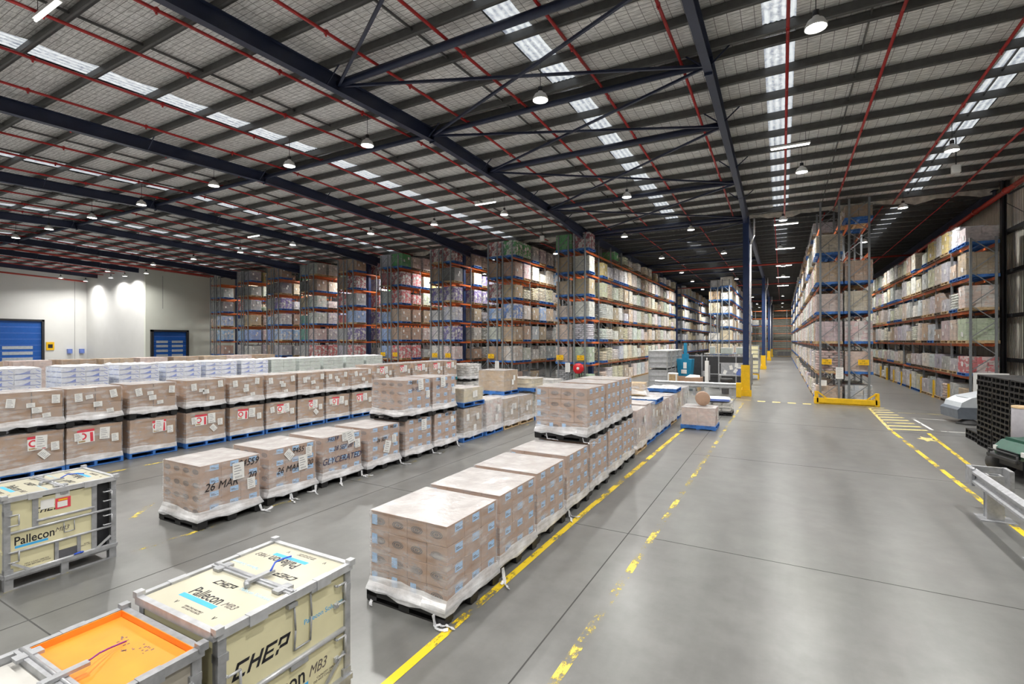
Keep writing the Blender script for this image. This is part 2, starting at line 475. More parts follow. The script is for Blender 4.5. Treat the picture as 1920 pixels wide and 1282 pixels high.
# ------------------------------------------------------------------ roof
S = 1.05               # roof steel
RIDGE = 13.8 * S
def zr(y):            # top of the rafters, first building
    return 10.99 - .033 * abs(y - RIDGE)
Y_S = 32.3            # roof of the first building ends here
Z2 = 10.39            # purlin soffit, second building
PUR = [RIDGE - .3 - 1.52 * k for k in range(18)][::-1] + [RIDGE + .3 + 1.52 * k for k in range(12)]
PUR = [y for y in PUR if y > Y_B + .2 and y < Y_S]
b = MB()
SKX = [(-.42, .30), (5.15, 5.85), (-6.05, -5.30), (-17.2, -16.35), (-27.9, -27.0), (-38.6, -37.7), (-49.3, -48.4), (-60, -59.1)]
SKX = [(a * S, c * S) for a, c in SKX]
edges = [Y_B] + PUR + [Y_S]
xs = [X_L] + sorted(v for s in SKX for v in s) + [X_R]
ceiling_rows = []
for y0, y1 in zip(edges, edges[1:]):
    ys = [y0 + (y1 - y0) * t for t in (0, .12, .3, .5, .7, .88, 1)]
    zs = [zr(y) + .27 - .05 * math.sin(PI * t) for y, t in zip(ys, (0, .12, .3, .5, .7, .88, 1))]
    ridge = y0 < RIDGE < y1
    for xa, xb in zip(xs, xs[1:]):
        sky = any(abs(xa - s[0]) < 1e-4 for s in SKX) and not ridge and y0 > 4 - 1.5 and y1 < Y_S - .1
        if xa > 0 and y0 < 9: sky = any(abs(xa - s[0]) < 1e-4 for s in SKX) and not ridge and y0 > 2
        if sky: continue
        for (ya, za), (yb, zb) in zip(list(zip(ys, zs)), list(zip(ys, zs))[1:]):
            b.face([(xa, ya, za), (xa, yb, zb), (xb, yb, zb), (xb, ya, za)], 0, True)
b.face([(X_L, Y_B, 12.1), (X_R, Y_B, 12.1), (X_R, Y_S, 12.1), (X_L, Y_S, 12.1)], 1)
ceiling = struct('ceiling', b.mesh('ceiling', [M['insul'], M['deck2']]))
def cpart(name, me, loc=(0, 0, 0), rot=(0, 0, 0)): return link(name, me, ceiling, loc, rot)
for y0, y1 in zip(edges, edges[1:]):
    if y0 < RIDGE < y1: continue
    for i, (xa, xb) in enumerate(SKX):
        if y0 < (2.0 if i < 2 else 2.5) or y1 > Y_S - .1: continue
        b = MB(); n = 6
        z0, z1 = zr(y0) + .29, zr(y1) + .29
        for k in range(n):
            u, v = xa + (xb - xa) * k / n, xa + (xb - xa) * (k + 1) / n; h = .02
            b.face([(u, y0, z0), (u, y1, z1), ((u + v) / 2, y1, z1 + h), ((u + v) / 2, y0, z0 + h)])
            b.face([((u + v) / 2, y0, z0 + h), ((u + v) / 2, y1, z1 + h), (v, y1, z1), (v, y0, z0)])
        cpart('skylight_panel', b.mesh('skylight_panel', [M['skylight']]))
b = MB()
b.box(X_L, X_R, -.0275, .0275, 0, .25); b.box(X_L, X_R, -.09, .0275, 0, .02); b.box(X_L, X_R, -.0275, .09, .23, .25)
b.box(X_L, X_R, -.09, -.075, 0, .045)
purlin_me = b.mesh('purlin', [M['purlin']])
for y in PUR: cpart('purlin', purlin_me, (0, y, zr(y)))
# bridging rods between the purlins
GX = [-1.75, -10.85, -20.25, -29.55, -39.1, -48.6, -57.9, -67.2]
GX = [-1.78] + [v * S for v in GX[1:6]] + [-58.6, -67.8]      # rafters run along Y at these X
for xa, xb in zip([9.3] + GX, GX + [X_L]):
    if abs(xa - xb) < 2: continue
    for t in (1 / 3, 2 / 3):
        x = xa + (xb - xa) * t
        b = MB()
        b.bar((x, Y_B, zr(Y_B) + .16), (x, RIDGE, zr(RIDGE) + .16), .035, .06)
        b.bar((x, RIDGE, zr(RIDGE) + .16), (x, Y_S - .3, zr(Y_S - .3) + .16), .035, .06)
        cpart('purlin_bridging', b.mesh('purlin_bridging', [M['purlin']]))
def ibeam(b, p, q, w=.22, h=.45, tf=.02, tw=.03):
    p, q = Vector(p), Vector(q); u = Vector((0, 0, 1))
    b.bar(p - u * (h / 2 - tf / 2), q - u * (h / 2 - tf / 2), w, tf)
    b.bar(p + u * (h / 2 - tf / 2), q + u * (h / 2 - tf / 2), w, tf)
    b.bar(p, q, tw, h - 2 * tf)
for i, x in enumerate(GX):
    yend = Y_S - .5 if i < 6 else 25.8
    b = MB(); h = .46
    ibeam(b, (x, Y_B, zr(Y_B) - h / 2), (x, RIDGE, zr(RIDGE) - h / 2), h=h)
    ibeam(b, (x, RIDGE, zr(RIDGE) - h / 2), (x, yend, zr(yend) - h / 2), h=h)
    b.box(x - .11, x + .11, RIDGE - .015, RIDGE + .015, zr(RIDGE) - h - .06, zr(RIDGE))
    if i < 6:      # haunch over the column
        b.face([(x - .02, 26.5, zr(26.5) - h), (x - .02, yend, zr(yend) - h), (x - .02, yend, zr(yend) - h - .35)])
        b.face([(x + .02, 26.5, zr(26.5) - h), (x + .02, yend, zr(yend) - h - .35), (x + .02, yend, zr(yend) - h)])
        b.bar((x, 26.5, zr(26.5) - h), (x, yend, zr(yend) - h - .36), .22, .02)
    cpart('rafter', b.mesh('rafter', [M['navy']]))
    for k in range(2, len(PUR) - 1, 3):       # fly braces down to the bottom flange
        y = PUR[k]
        if y > yend - .5: continue
        for s in (-1, 1):
            b = MB(); b.bar((x + s * .06, y, zr(y) - .42), (x + s * .62, y, zr(y) + .06), .04, .02, up=(0, 1, 0))
            cpart('fly_brace', b.mesh('fly_brace', [M['navy']]))
def strut(x0, x1, y, r, z=None):
    z = zr(y) - .2 if z is None else z
    b = MB(); b.tube((x0, y, z), (x1, y, z), r, n=10); cpart('roof_strut', b.mesh('roof_strut', [M['navy']]))
for xa, xb in zip(GX, GX[1:]): strut(xa, xb, RIDGE, .09)
for y in (-1, 4.6, 10.1, 18.5, 24.8, 31.1): strut(GX[0], GX[1], y, .11)
NY = [4.6, 10.1, RIDGE, 18.5, 24.8, 31.1]
for y0, y1 in zip(NY, NY[1:]):
    for a, c in ((y0, y1), (y1, y0)):
        b = MB(); b.bar((GX[1], a, zr(a) - .26), (GX[0], c, zr(c) - .26), .07, .07)
        cpart('roof_cross_brace', b.mesh('roof_cross_brace', [M['navy']]))
# red sprinkler pipes with heads
k = 0
x = 7.45
while x > -70:
    b = MB(); z = lambda y: zr(y) - .10
    xx = x + (.12 if k % 2 else 0)
    b.tube((xx, Y_B, z(Y_B)), (xx, RIDGE, z(RIDGE)), .042, n=8); b.tube((xx, RIDGE, z(RIDGE)), (xx, Y_S - .2, z(Y_S)), .042, n=8)
    o = cpart('sprinkler_pipe', b.mesh('sprinkler_pipe', [M['pipe']]))
    h = MB()
    y = 1.5 + (k % 3) * .6
    while y < 30:
        h.tube((xx, y, z(y)), (xx, y, z(y) - .10), .018, .028, n=5); h.tube((xx - .04, y, z(y)), (xx + .04, y, z(y)), .058, n=8)
        y += 3.1
    ho = cpart('sprinkler_heads', h.mesh('sprinkler_heads', [M['pipe']])); ho['kind'] = 'stuff'; ho.parent = o
    x -= 2.48; k += 1
# second building roof beyond the gutter line
b = MB(); b.face([(-58, Y_S, 10.66), (-58, Y_F, 10.66), (X_R, Y_F, 10.66), (X_R, Y_S, 10.66)])
b.box(-58, X_R, Y_S - .05, Y_S, 10.35, 12.1)
roof2 = struct('ceiling', b.mesh('rear_ceiling', [M['deck2']]))
b = MB(); b.box(-58, X_R, -.03, .03, 0, .25); b.box(-58, X_R, -.08, .03, 0, .02)
pm = b.mesh('purlin', [M['purlin']])
y = Y_S + 1.2
while y < Y_F: link('purlin', pm, roof2, (0, y, Z2 + .02)); y += 1.5
b = MB(); nx = 160
for j in range(nx):          # torn edge of the insulation, hanging in folds at the gutter
    xa, xb = -58 + (X_R + 58) * j / nx, -58 + (X_R + 58) * (j + 1) / nx
    za, zb = 10.27 + .09 * math.sin(j * .9) + .05 * math.sin(j * 2.3), 10.27 + .09 * math.sin((j + 1) * .9) + .05 * math.sin((j + 1) * 2.3)
    ya, yb = Y_S - .12 + .05 * math.sin(j * 1.7), Y_S - .12 + .05 * math.sin((j + 1) * 1.7)
    b.face([(xa, ya, za), (xb, yb, zb), (xb, Y_S - .08, 10.55), (xa, Y_S - .08, 10.55)], 0, True)
link('insulation_edge', b.mesh('insulation_edge', [M['drape']]), roof2)
for i, x in enumerate([9.0, -1.78, -11.4, -21.26, -31.0, -41.0, -51.0]):
    b = MB(); ibeam(b, (x, 31.8, Z2 - .25), (x, Y_F, Z2 - .25), h=.46)
    link('rafter', b.mesh('rear_rafter', [M['navy']]), roof2)
NY2 = [31.8, 39.4, 47, 55, 63, 73, 84, 94, 104]
for y in NY2:
    b = MB(); b.tube((-11.4, y, Z2 - .2), (-1.78, y, Z2 - .2), .09, n=8); link('roof_strut', b.mesh('roof_strut', [M['navy']]), roof2)
for a, c in list(zip(NY2, NY2[1:]))[:5]:
    for p, q in ((a, c), (c, a)):
        b = MB(); b.bar((-11.4, p, Z2 - .28), (-1.78, q, Z2 - .28), .06, .06); link('roof_cross_brace', b.mesh('roof_cross_brace', [M['navy']]), roof2)
for x in (-14.8, -7.9, -4.3, -.35, 2.0, 4.5, 7.1):
    b = MB(); b.tube((x * S, 32.5, Z2 - .1), (x * S, 100, Z2 - .1), .03, n=6); link('sprinkler_pipe', b.mesh('sprinkler_pipe', [M['pipe']]), roof2)
for y, r in ((46, .07), (62, .06), (88, .06)):
    b = MB(); b.tube((-22, y * S, 9.77), (X_R, y * S, 9.77), r, n=8); link('sprinkler_main', b.mesh('sprinkler_main', [M['main']]), roof2)
for i, (xa, xb) in enumerate(SKX[:3]):
    y = Y_S + 1.25
    while y < (46 if i < 2 else 60):
        if i < 2 or (38 < y < 44) or y > 48: link('skylight_panel', boxmesh('skylight_panel', [M['skylight']], xa, xb, y + .1, y + 1.3, 10.63, 10.65), roof2)
        y += 1.5
# red mains along the walls
b = MB(); b.path([(8.85, 12, 10.1), (8.85, 29, 9.87), (8.85, 69, 9.45)], .11, 12)
for y in range(14, 66, 4): b.tube((8.85, y, 10.08 - (y - 12) * .011), (8.85, y + .12, 10.08 - (y - 12) * .011), .15, n=12)
struct('trim_1', b.mesh('sprinkler_main', [M['main']]))
for nm, x, r, y1 in (('trim_2', -69.8, .09, 25.5), ('trim_3', -52.5, .08, 30)):
    b = MB(); b.tube((x, -10, 9.85), (x, RIDGE, 10.25), r, n=8); b.tube((x, RIDGE, 10.25), (x, y1, 9.85), r, n=8)
    struct(nm, b.mesh('sprinkler_main', [M['main']]))

# ------------------------------------------------------------------ walls
b = MB(); b.box(-71.4, -71.1, Y_B, 26, 0, 12.1)
wl = struct('wall_left', b.mesh('wall_left', [M['wall_w']]))
for y in (-6, 0, 7.5, 24.9): link('panel_joint', boxmesh('panel_joint', [M['joint']], -71.1, -71.095, y, y + .03, 0, 10), wl)
struct('wall_offset', boxmesh('wall_offset', [M['wall_w']], -71.4, -58.0, 26, 26.3, 0, 12.1))
wo = struct('wall_inner', boxmesh('wall_inner', [M['wall_panel']], -58.0, -57.7, 26, Y_F, 0, 12.1))
for y in (27.6,): link('panel_joint', boxmesh('panel_joint', [M['joint']], -57.7, -57.695, y, y + .03, 6.5, 10), wo)
struct('wall_back', boxmesh('wall_back', [M['wall_w']], X_L, X_R, Y_B - .2, Y_B, 0, 12.1))
wf = struct('wall_far', boxmesh('wall_far', [M['wall_far']], -58, X_R, Y_F, Y_F + .2, 0, 12.1))
wr = struct('wall_right', boxmesh('wall_right', [M['wall_rib']], X_R, X_R + .1, Y_B, Y_F, 1.2, 12.1))
link('wall_base_panel', boxmesh('wall_base_panel', [M['dark']], X_R - .02, X_R + .15, Y_B, Y_F, 0, 1.2), wr)
for z in (2.15, 4.2, 6.25, 8.15): link('wall_girt', boxmesh('wall_girt', [M['dark']], X_R - .22, X_R - .005, Y_B, Y_F, z, z + .16), wr)
for y in (2.5, 9.7, 16.9, 24.0, 31.2, 38.5, 46, 53.5, 61, 70, 80):
    b = MB(); b.box(9.0, 9.06, y - .13, y + .13, 0, 10.6); b.box(9.06, 9.17, y - .02, y + .02, 0, 10.6); b.box(9.13, 9.17, y - .13, y + .13, 0, 10.6)
    link('wall_column', b.mesh('wall_column', [M['dark']]), wr)
b = MB(); b.bar((9.2, 17, 9.2), (9.2, 30.9, 9.9), .08, .05); b.bar((9.2, 31.3, 9.6), (9.2, 24, 6.3), .02, .02); link('wall_brace', b.mesh('wall_brace', [M['dark']]), wr)
def sect_door(name, x, y0, y1, h, rows):
    """blue sectional door on a wall that looks along +X"""
    b = MB(); b.box(x, x + .06, y0, y1, 0, h)
    d = struct(name, b.mesh(name, [M['door_blue']]))
    for k in range(1, 8): link('door_seam', boxmesh('door_seam', [M['case_blue']], x + .06, x + .065, y0, y1, h * k / 8, h * k / 8 + .03), d)
    for s in ((y0 - .22, y0), (y1, y1 + .22)): link('door_frame', boxmesh('door_frame', [M['dark']], x, x + .25, *s, 0, h + .2), d)
    link('door_frame', boxmesh('door_frame', [M['dark']], x, x + .25, y0 - .22, y1 + .22, h, h + .2), d)
    w = (y1 - y0)
    for z, hh in rows:
        for t in (.10, .56): link('door_pane', boxmesh('door_pane', [M['door_pane']], x + .06, x + .075, y0 + w * t, y0 + w * (t + .34), z, z + hh), d)
sect_door('door_1', -71.1, 15.0, 22.0, 5.2, ((2.2, .32), (1.6, .32), (1.0, .3)))
sect_door('door_2', -57.7, 26.65, 29.9, 4.05, ((2.85, .25), (2.4, .25), (1.9, .25), (1.4, .25)))
# far racking against the end wall: beams only
def col_mesh(h):
    b = MB(); b.box(-.15, .15, -.15, -.13, 0, h); b.box(-.15, .15, .13, .15, 0, h); b.box(-.012, .012, -.13, .13, 0, h); b.box(-.22, .22, -.22, .22, 0, .025)
    b.box(-.14, -.13, -.13, .13, 0, h); b.box(.13, .14, -.13, .13, 0, h)
    return b.mesh('column', [M['navy_col']])
COLS = [(-1.78, 30.6), (-1.76, 60), (-1.76, 86), (-1.76, 106), (-11.55, 32.2), (-11.4, 62.5), (-22.2, 32.2), (-32.45, 32.2), (-38.45, 32.2), (-51.9, 32.2), (-1.78, -6), (-21.3, 58)]
for i, (x, y) in enumerate(COLS):
    c = struct('column', col_mesh(10.1), loc=(x, y, 0))
    if x == -1.78 or x == -1.76:
        b = MB(); b.path([(.42, -.25, 9.9), (.42, -.25, 9.0), (.24, -.2, 8.5), (.24, -.2, .2)], .05, 8)
        link('downpipe', b.mesh('downpipe', [M['galv_lt']]), c)
    if x > -1.8 and y > 0:
        b = MB(); b.box(-.24, .24, -.24, -.21, 0, 1.75 if y < 31 else 1.5); b.box(-.24, -.21, -.21, .24, 0, 1.75 if y < 31 else 1.5); b.box(.21, .24, -.21, .24, 0, 1.75 if y < 31 else 1.5); b.box(-.24, .24, .24, .27, 0, 1.4)
        b.box(-.3, .3, -.32, -.24, 0, .35); b.tube((-.2, -.26, 0), (-.2, -.26, .5), .05)
        link('column_guard', b.mesh('column_guard', [M['safety']]), c)

# ------------------------------------------------------------------ lamps
b = MB()
b.lathe([(.0, .0), (.06, -.02), (.09, -.16), (.12, -.18), (.20, -.22), (.27, -.34), (.275, -.40), (.262, -.40), (.25, -.35), (.10, -.24)], n=20)
bell_me = b.mesh('reflector', [M['white']])
b = MB(); b.lathe([(.0, .01), (.08, .01), (.085, -.17), (.0, -.17)], n=12); b.tube((0, 0, .0), (0, 0, .75), .012, n=5)
housing_me = b.mesh('housing', [M['dark']])
b = MB(); b.lathe([(.25, -.365), (.16, -.385), (.0, -.392)], n=20); lens_me = b.mesh('lens', [M['lens']])
ROWS = {}
def lamp(x, y, rowname, k, z=10.1, pw=1.0):
    if 'aisles' not in rowname and 'office' not in rowname: x, y = x * S, y * S
    z = min(z, (zr(y) - .15) if y < Y_S else 9.95)
    r = thing('high_bay_lamp', f'white bell high-bay lamp, {ordn(k)} from metal wall, {rowname}', 'lamp', (x, y, z), 0, 'high bay lamps')
    q_ = link('reflector', bell_me, r); q_.scale = (.78, .78, .9); link('lens', lens_me, q_); link('housing', housing_me, r).scale = (.78, .78, .9)
    ld = bpy.data.lights.new('lamp_light', 'AREA'); ld.shape = 'DISK'; ld.size = .36; ld.energy = LAMP_W * pw; ld.color = (1, .975, .935); ld.spread = rad(150)
    lo = bpy.data.objects.new('lamp_light', ld); COL.objects.link(lo); lo.location = (0, 0, -.366); lo.parent = r
LROWS = [
    ('row behind the pallets', -6.5, [4.5, -3.5, -11.5, -19.5, -28, -37, -46, -56, -66], 1.0),
    ('row before the ridge', 2.3, [4.9, .6, -5.5, -11.7, -18, -26, -35, -44, -54, -65], 1.0),
    ('ridge row', 11.6, [4.9, .6, -5.55, -11.75, -15.6, -20.3, -26.1, -31.1, -36.4, -41.3, -50, -60, -68], 1.0),
    ('row past the ridge', 21.3, [4.95, .65, -5.98, -12.2, -16.6, -21.3, -28.3, -34, -40, -46, -54, -64], 1.0),
    ('row by the office wall', 24.9, [-55.1, -59.4, -62.4, -68.3], .55),
    ('row over the rack ends', 29.4, [5.05, .05, -4.55, -8.4], .9),
    ('row in the rack aisles', 33.6, [-14.8, -20.2, -25.4, -30.5, -35.5, -40.5, -45.3, -50], .8),
    ('first rear row', 37.6, [4.5, -.1, -3.6, -7.9], 1.1),
    ('second row in the rack aisles', 40.5, [-14.8, -20.2, -25.4, -30.5, -35.5, -40.5, -45.3, -50], 1.0),
    ('second rear row', 46.5, [5.0, .1, -3.85, -8.0], 1.0),
    ('third rear row', 54, [5.0, .1, -4, -8.2], 1.2),
    ('fourth rear row', 63, [5.0, .1, -3.6, -8.4], 1.2),
    ('fifth rear row', 78, [5.0, .1, -3.7, -9], 1.6),
    ('last rear row', 93, [4.0, .1, -3.7, -9], .9),
    ('end wall row', 103, [4.0, .1, -3.7, -9], .35),
]
for nm, y, xs_, pw in LROWS:
    for k, x in enumerate(xs_): lamp(x, y, nm, k, pw=pw)
# twin-tube battens under the roof
def batten(x, y, z, where):
    r = thing('batten_light', f'long white tube batten light hung {where}', 'lamp', (x, y, z), 0)
    link('housing', boxmesh('housing', [M['white']], -.65, .65, -.06, .06, 0, .06), r)
    b = MB(); b.tube((-.62, 0, -.03), (.62, 0, -.03), .028, n=8); link('tube', b.mesh('tube', [M['tube_on']]), r)
    b = MB(); b.tube((-.5, 0, .06), (-.5, 0, .5), .008, n=4); b.tube((.5, 0, .06), (.5, 0, .5), .008, n=4); link('hanger', b.mesh('hanger', [M['dark']]), r)
for x, y, z, w in ((.25, 19.9, 10.0, 'under the skylight strip of the main aisle'), (-13.0, 20.8, 10.0, 'beside the long navy rafter'), (.2, 31.6, 9.7, 'just past the insulation edge'), (.2, 40, 9.7, 'above the main aisle between the first two rear lamps'), (.15, 49, 9.7, 'above the main aisle, further in'), (.1, 58, 9.7, 'deep in the main aisle'), (.1, 67, 9.7, 'farthest along the main aisle'), (-30.5, 20, 10.0, 'above the white cases'), (-13.6, 4.3, 10.1, 'near the first skylight strip')):
    batten(x * S, y * S, 3.13 + (z - 3.13) * S, w)

# ------------------------------------------------------------------ pallets and load meshes
def pallet_plastic():
    b = MB(); a = .5825
    b.box(-a, a, -a, a, .115, .15)
    for y in (-a + .07, 0, a - .07):
        b.box(-a, a, y - .06, y + .06, 0, .022)
    for x in (-a + .08, 0, a - .08):
        for y in (-a + .08, 0, a - .08): b.box(x - .08, x + .08, y - .08, y + .08, .02, .12)
    b.box(-a, a, -a, -a + .02, .075, .12); b.box(-a, a, a - .02, a, .075, .12)
    for x in (-.32, .32): b.box(x - .06, x + .06, -a, -a + .03, .02, .12)
    return b.mesh('pallet', [M['black_plastic']])
def pallet_wood(mat, simple=False):
    b = MB(); a = .5825
    for y in (-a + .03, 0, a - .03): b.box(-a, a, y - .03, y + .03, .03, .125)
    n = 3 if simple else 7
    w = (2 * a - (n - 1) * .03) / n
    for k in range(n): b.box(-a + k * (w + .03), -a + k * (w + .03) + w, -a, a, .125, .148)
    for x in (-a + .06, 0, a - .06): b.box(x - .06, x + .06, -a, a, .008, .03)
    return b.mesh('pallet', [M[mat]])
PAL = {'black': pallet_plastic(), 'blue': pallet_wood('blue_wood'), 'wood': pallet_wood('wood'), 'teal': pallet_wood('teal_wood'),
       'blue_s': pallet_wood('blue_wood', True), 'wood_s': pallet_wood('wood', True), 'dark_s': pallet_wood('dark_wood', True)}

def carton_case(w, d, h):
    """w along X, d along Y; blue label on the X faces, oval print on the Y faces"""
    b = MB(); g = .0015
    b.cbox(-w / 2 + g, w / 2 - g, -d / 2 + g, d / 2 - g, .001, h - .002, .003)
    for s in (-1, 1):
        x = s * (w / 2 - g + .0012)
        y0, y1 = (-.02, .13) if s > 0 else (-.13, .02)
        b.face([(x, y0, h * .52), (x, y1, h * .52), (x, y1, h * .92), (x, y0, h * .92)][::s], 1)
        xx = x + s * .0008
        for zz, ya, yb in ((.62, .0, .09), (.70, .0, .06), (.62, .105, .12)):
            b.face([(xx, ya * s, h * zz), (xx, yb * s, h * zz), (xx, yb * s, h * (zz + .05)), (xx, ya * s, h * (zz + .05))], 2)
        yy = s * (d / 2 - g + .0012); n = 20
        for ra, rb in ((1, .84), (.74, .52), (.35, .1)):
            for k in range(n):
                t0, t1 = 2 * PI * k / n, 2 * PI * (k + 1) / n
                q = [(.085 * r * math.cos(t), yy, h * .52 + .044 * r * math.sin(t)) for r, t in ((ra, t0), (rb, t0), (rb, t1), (ra, t1))]
                b.face(q if s < 0 else q[::-1], 2)
    return b.mesh('carton', [M['carton'], M['label_blue'], M['ink_grey']])
def plain_case(w, d, h, mat, tape=True):
    b = MB(); g = .003
    b.cbox(-w / 2 + g, w / 2 - g, -d / 2 + g, d / 2 - g, .001, h - .002, .007)
    b.face([(-.03, -d / 2 + g, h - .001), (.03, -d / 2 + g, h - .001), (.03, d / 2 - g, h - .001), (-.03, d / 2 - g, h - .001)], 1)
    return b.mesh('carton', [M[mat], M['wood']])
def swoosh_case(w, d, h):
    b = MB(); g = .003
    b.cbox(-w / 2 + g, w / 2 - g, -d / 2 + g, d / 2 - g, .001, h - .002, .004)
    for s in (-1, 1):
        x = s * (w / 2 - g + .0012)
        def q(pts): b.face([(x, y * s, z) for y, z in pts], 1)
        q([(-d / 2 + .02, .008), (d / 2 - .02, .008), (d / 2 - .02, .02), (-d / 2 + .02, .02)])
        pts = [(-d * .42 + d * .5 * t, .022 + h * .62 * t ** 2.2) for t in [k / 7 for k in range(8)]]
        for (ya, za), (yb, zb) in zip(pts, pts[1:]): q([(ya, .022), (yb, .022), (yb, zb), (ya, za)])
        q([(d * .28, h * .75), (d * .45, h * .35), (d * .45, h * .48), (d * .30, h * .82)])
        y = s * (d / 2 - g + .0012)
        b.face([(-w * .4, y, .01), (w * .4, y, .01), (w * .4, y, .025), (-w * .4, y, .025)], 1)
    return b.mesh('case', [M['case_white'], M['case_blue']])
CASE = carton_case(.284, .350, .229)
CASE_TURN = None
KRAFT = plain_case(.545, .545, .375, 'carton_dark')
SWOOSH = swoosh_case(.375, .565, .155)
PALEC = plain_case(.375, .565, .155, 'pale_green')

WRAPS = {}
def wrap_mesh(W, D, z0, z1, seed, skirt=True, pal=.5825):
    key = (round(W, 2), round(D, 2), round(z0, 2), round(z1, 2), seed, skirt)
    if key in WRAPS: return WRAPS[key]
    r = random.Random(seed); b = MB(); n = 7
    per = []
    for k in range(n): per.append((-1 + 2 * k / n, -1))
    for k in range(n): per.append((1, -1 + 2 * k / n))
    for k in range(n): per.append((1 - 2 * k / n, 1))
    for k in range(n): per.append((-1, 1 - 2 * k / n))
    rows = [(z1 + .004, 0, 0), (z1 - .05, 0, 0), (z1 * .75 + z0 * .25, 0, 0), ((z1 + z0) / 2, 0, 0), (z0 + .25, 0, 0), (z0 + .14, .02, 0)]
    if skirt: rows += [(z0 + .085, .22, 1), (z0 + .035, .75, 1), (z0 + .0, 1, 1), (z0 - .03, 1.0, 1)]
    else: rows += [(z0 + .0, .4, 1)]
    grid = []
    for j, (z, t, m) in enumerate(rows):
        ring = []
        for k, (u, v) in enumerate(per):
            o = .008 + r.random() * .006
            hx, hy = (W / 2 + o) * (1 - t) + (pal + .012) * t, (D / 2 + o) * (1 - t) + (pal + .012) * t
            zz = z + (r.uniform(-.012, .012) if 3 < j else 0) + (.022 * math.sin(k * .7 + seed) if j in (4, 5) else 0)
            if j == len(rows) - 1 and skirt: zz += r.uniform(-.02, .03)
            ring.append((u * hx, v * hy, zz))
        grid.append(ring)
    for j in range(len(rows) - 1):
        for k in range(len(per)):
            l = (k + 1) % len(per)
            b.face([grid[j + 1][k], grid[j + 1][l], grid[j][l], grid[j][k]], rows[j + 1][2], True)
    WRAPS[key] = b.mesh('stretch_wrap', [M['film'], M['skirt']])
    return WRAPS[key]
TOPS = {}
def top_mesh(W, D, z, seed, lump=.006):
    mt = 'topwhite' if lump == .05 else 'topsheet'
    key = (round(W, 2), round(D, 2), round(z, 2), seed, lump)
    if key in TOPS: return TOPS[key]
    r = random.Random(seed + 50); b = MB(); n = 9; g = []
    for i in range(n + 1):
        for j in range(n + 1):
            e = i in (0, n) or j in (0, n)
            g.append((-W / 2 - .006 + (W + .012) * i / n, -D / 2 - .006 + (D + .012) * j / n, z + .006 + (0 if e else r.random() * lump)))
    for i in range(n):
        for j in range(n):
            p = i * (n + 1) + j
            b.face([g[p], g[p + n + 1], g[p + n + 2], g[p + 1]], 0, True)
    TOPS[key] = b.mesh('top_sheet', [M[mt]])
    return TOPS[key]
def doc_mesh(w, h):
    b = MB(); b.box(0, .0015, -w / 2, w / 2, -h / 2, h / 2)
    for k in range(4):
        z = h * (.3 - .16 * k); b.face([(.0022, -w * .38, z), (.0022, w * (.1 + .08 * (k % 3)), z), (.0022, w * (.1 + .08 * (k % 3)), z + h * .05), (.0022, -w * .38, z + h * .05)], 1)
    for k in range(9):
        y = -w * .3 + w * .07 * k; b.face([(.0022, y, -h * .42), (.0022, y + w * .035, -h * .42), (.0022, y + w * .035, -h * .30), (.0022, y, -h * .30)], 1)
    return b.mesh('document', [M['paper'], M['paper_lines']])
DOCS = [doc_mesh(.21, .29), doc_mesh(.15, .2), doc_mesh(.15, .10), doc_mesh(.18, .13)]
def doc(root, x, y, z, k, tilt=0):
    x += .005
    w = [c for c in root.children if c.name.startswith('stretch_wrap')]
    return link('document', DOCS[k], w[0] if w else root, (x, y, z), (tilt, 0, 0))
def tail(root, x, y, z, seed):
    """a loose end of film hanging from the wrap and trailing on the floor"""
    r = random.Random(seed); b = MB()
    for s in range(2):
        a = r.uniform(-1.2, .6); p = Vector((x, y + .02 * s, z)); h = .010
        for k in range(9):
            down = p.z > .02
            st = .055 if down else .05
            q = p + Vector((math.cos(a) * st * (.35 if down else 1), math.sin(a) * st * (.35 if down else 1), -st if down else r.uniform(-.004, .012)))
            q.z = max(q.z, .012); a += r.uniform(-.45, .45)
            b.bar(p, q, r.uniform(.025, .05), .008, up=(.5, .3, 1)); p = q
            if not down and k > 6 - s * 2: break
    link('film_tail', b.mesh('film_tail', [M['skirt']]), root)
def carton_load(x, y, z, label, nx, ny, nz, cw, cd, ch, me, pal, rz=0, seed=1, group=None, name='carton_pallet_load', cat='pallet load', skirt=True, turned=(), lump=.006, cname='carton', omit=()):
    root = thing(name, label, cat, (x, y, z), rz, group)
    link('pallet', PAL[pal], root, rot=(0, 0, (R.random() < .5) * PI))
    W, D, z0 = nx * cw, ny * cd, .15
    r = random.Random(seed)
    for k in range(nz):
        for i in range(nx):
            for j in range(ny):
                if 0 < i < nx - 1 and 0 < j < ny - 1 and k < nz - 1: continue
                if (i, j, k) in omit: continue
                px, py = (i - (nx - 1) / 2) * cw, (j - (ny - 1) / 2) * cd
                link(cname, me, root, (px + r.uniform(-.0015, .0015), py + r.uniform(-.0015, .0015), z0 + k * ch), (0, 0, PI if r.random() < .12 else 0))
    z1 = z0 + nz * ch
    link('stretch_wrap', wrap_mesh(W, D, z0, z1, seed % 4, skirt), root)
    link('top_sheet', top_mesh(W, D, z1, seed % 3, lump), root)
    return root, W, D, z1

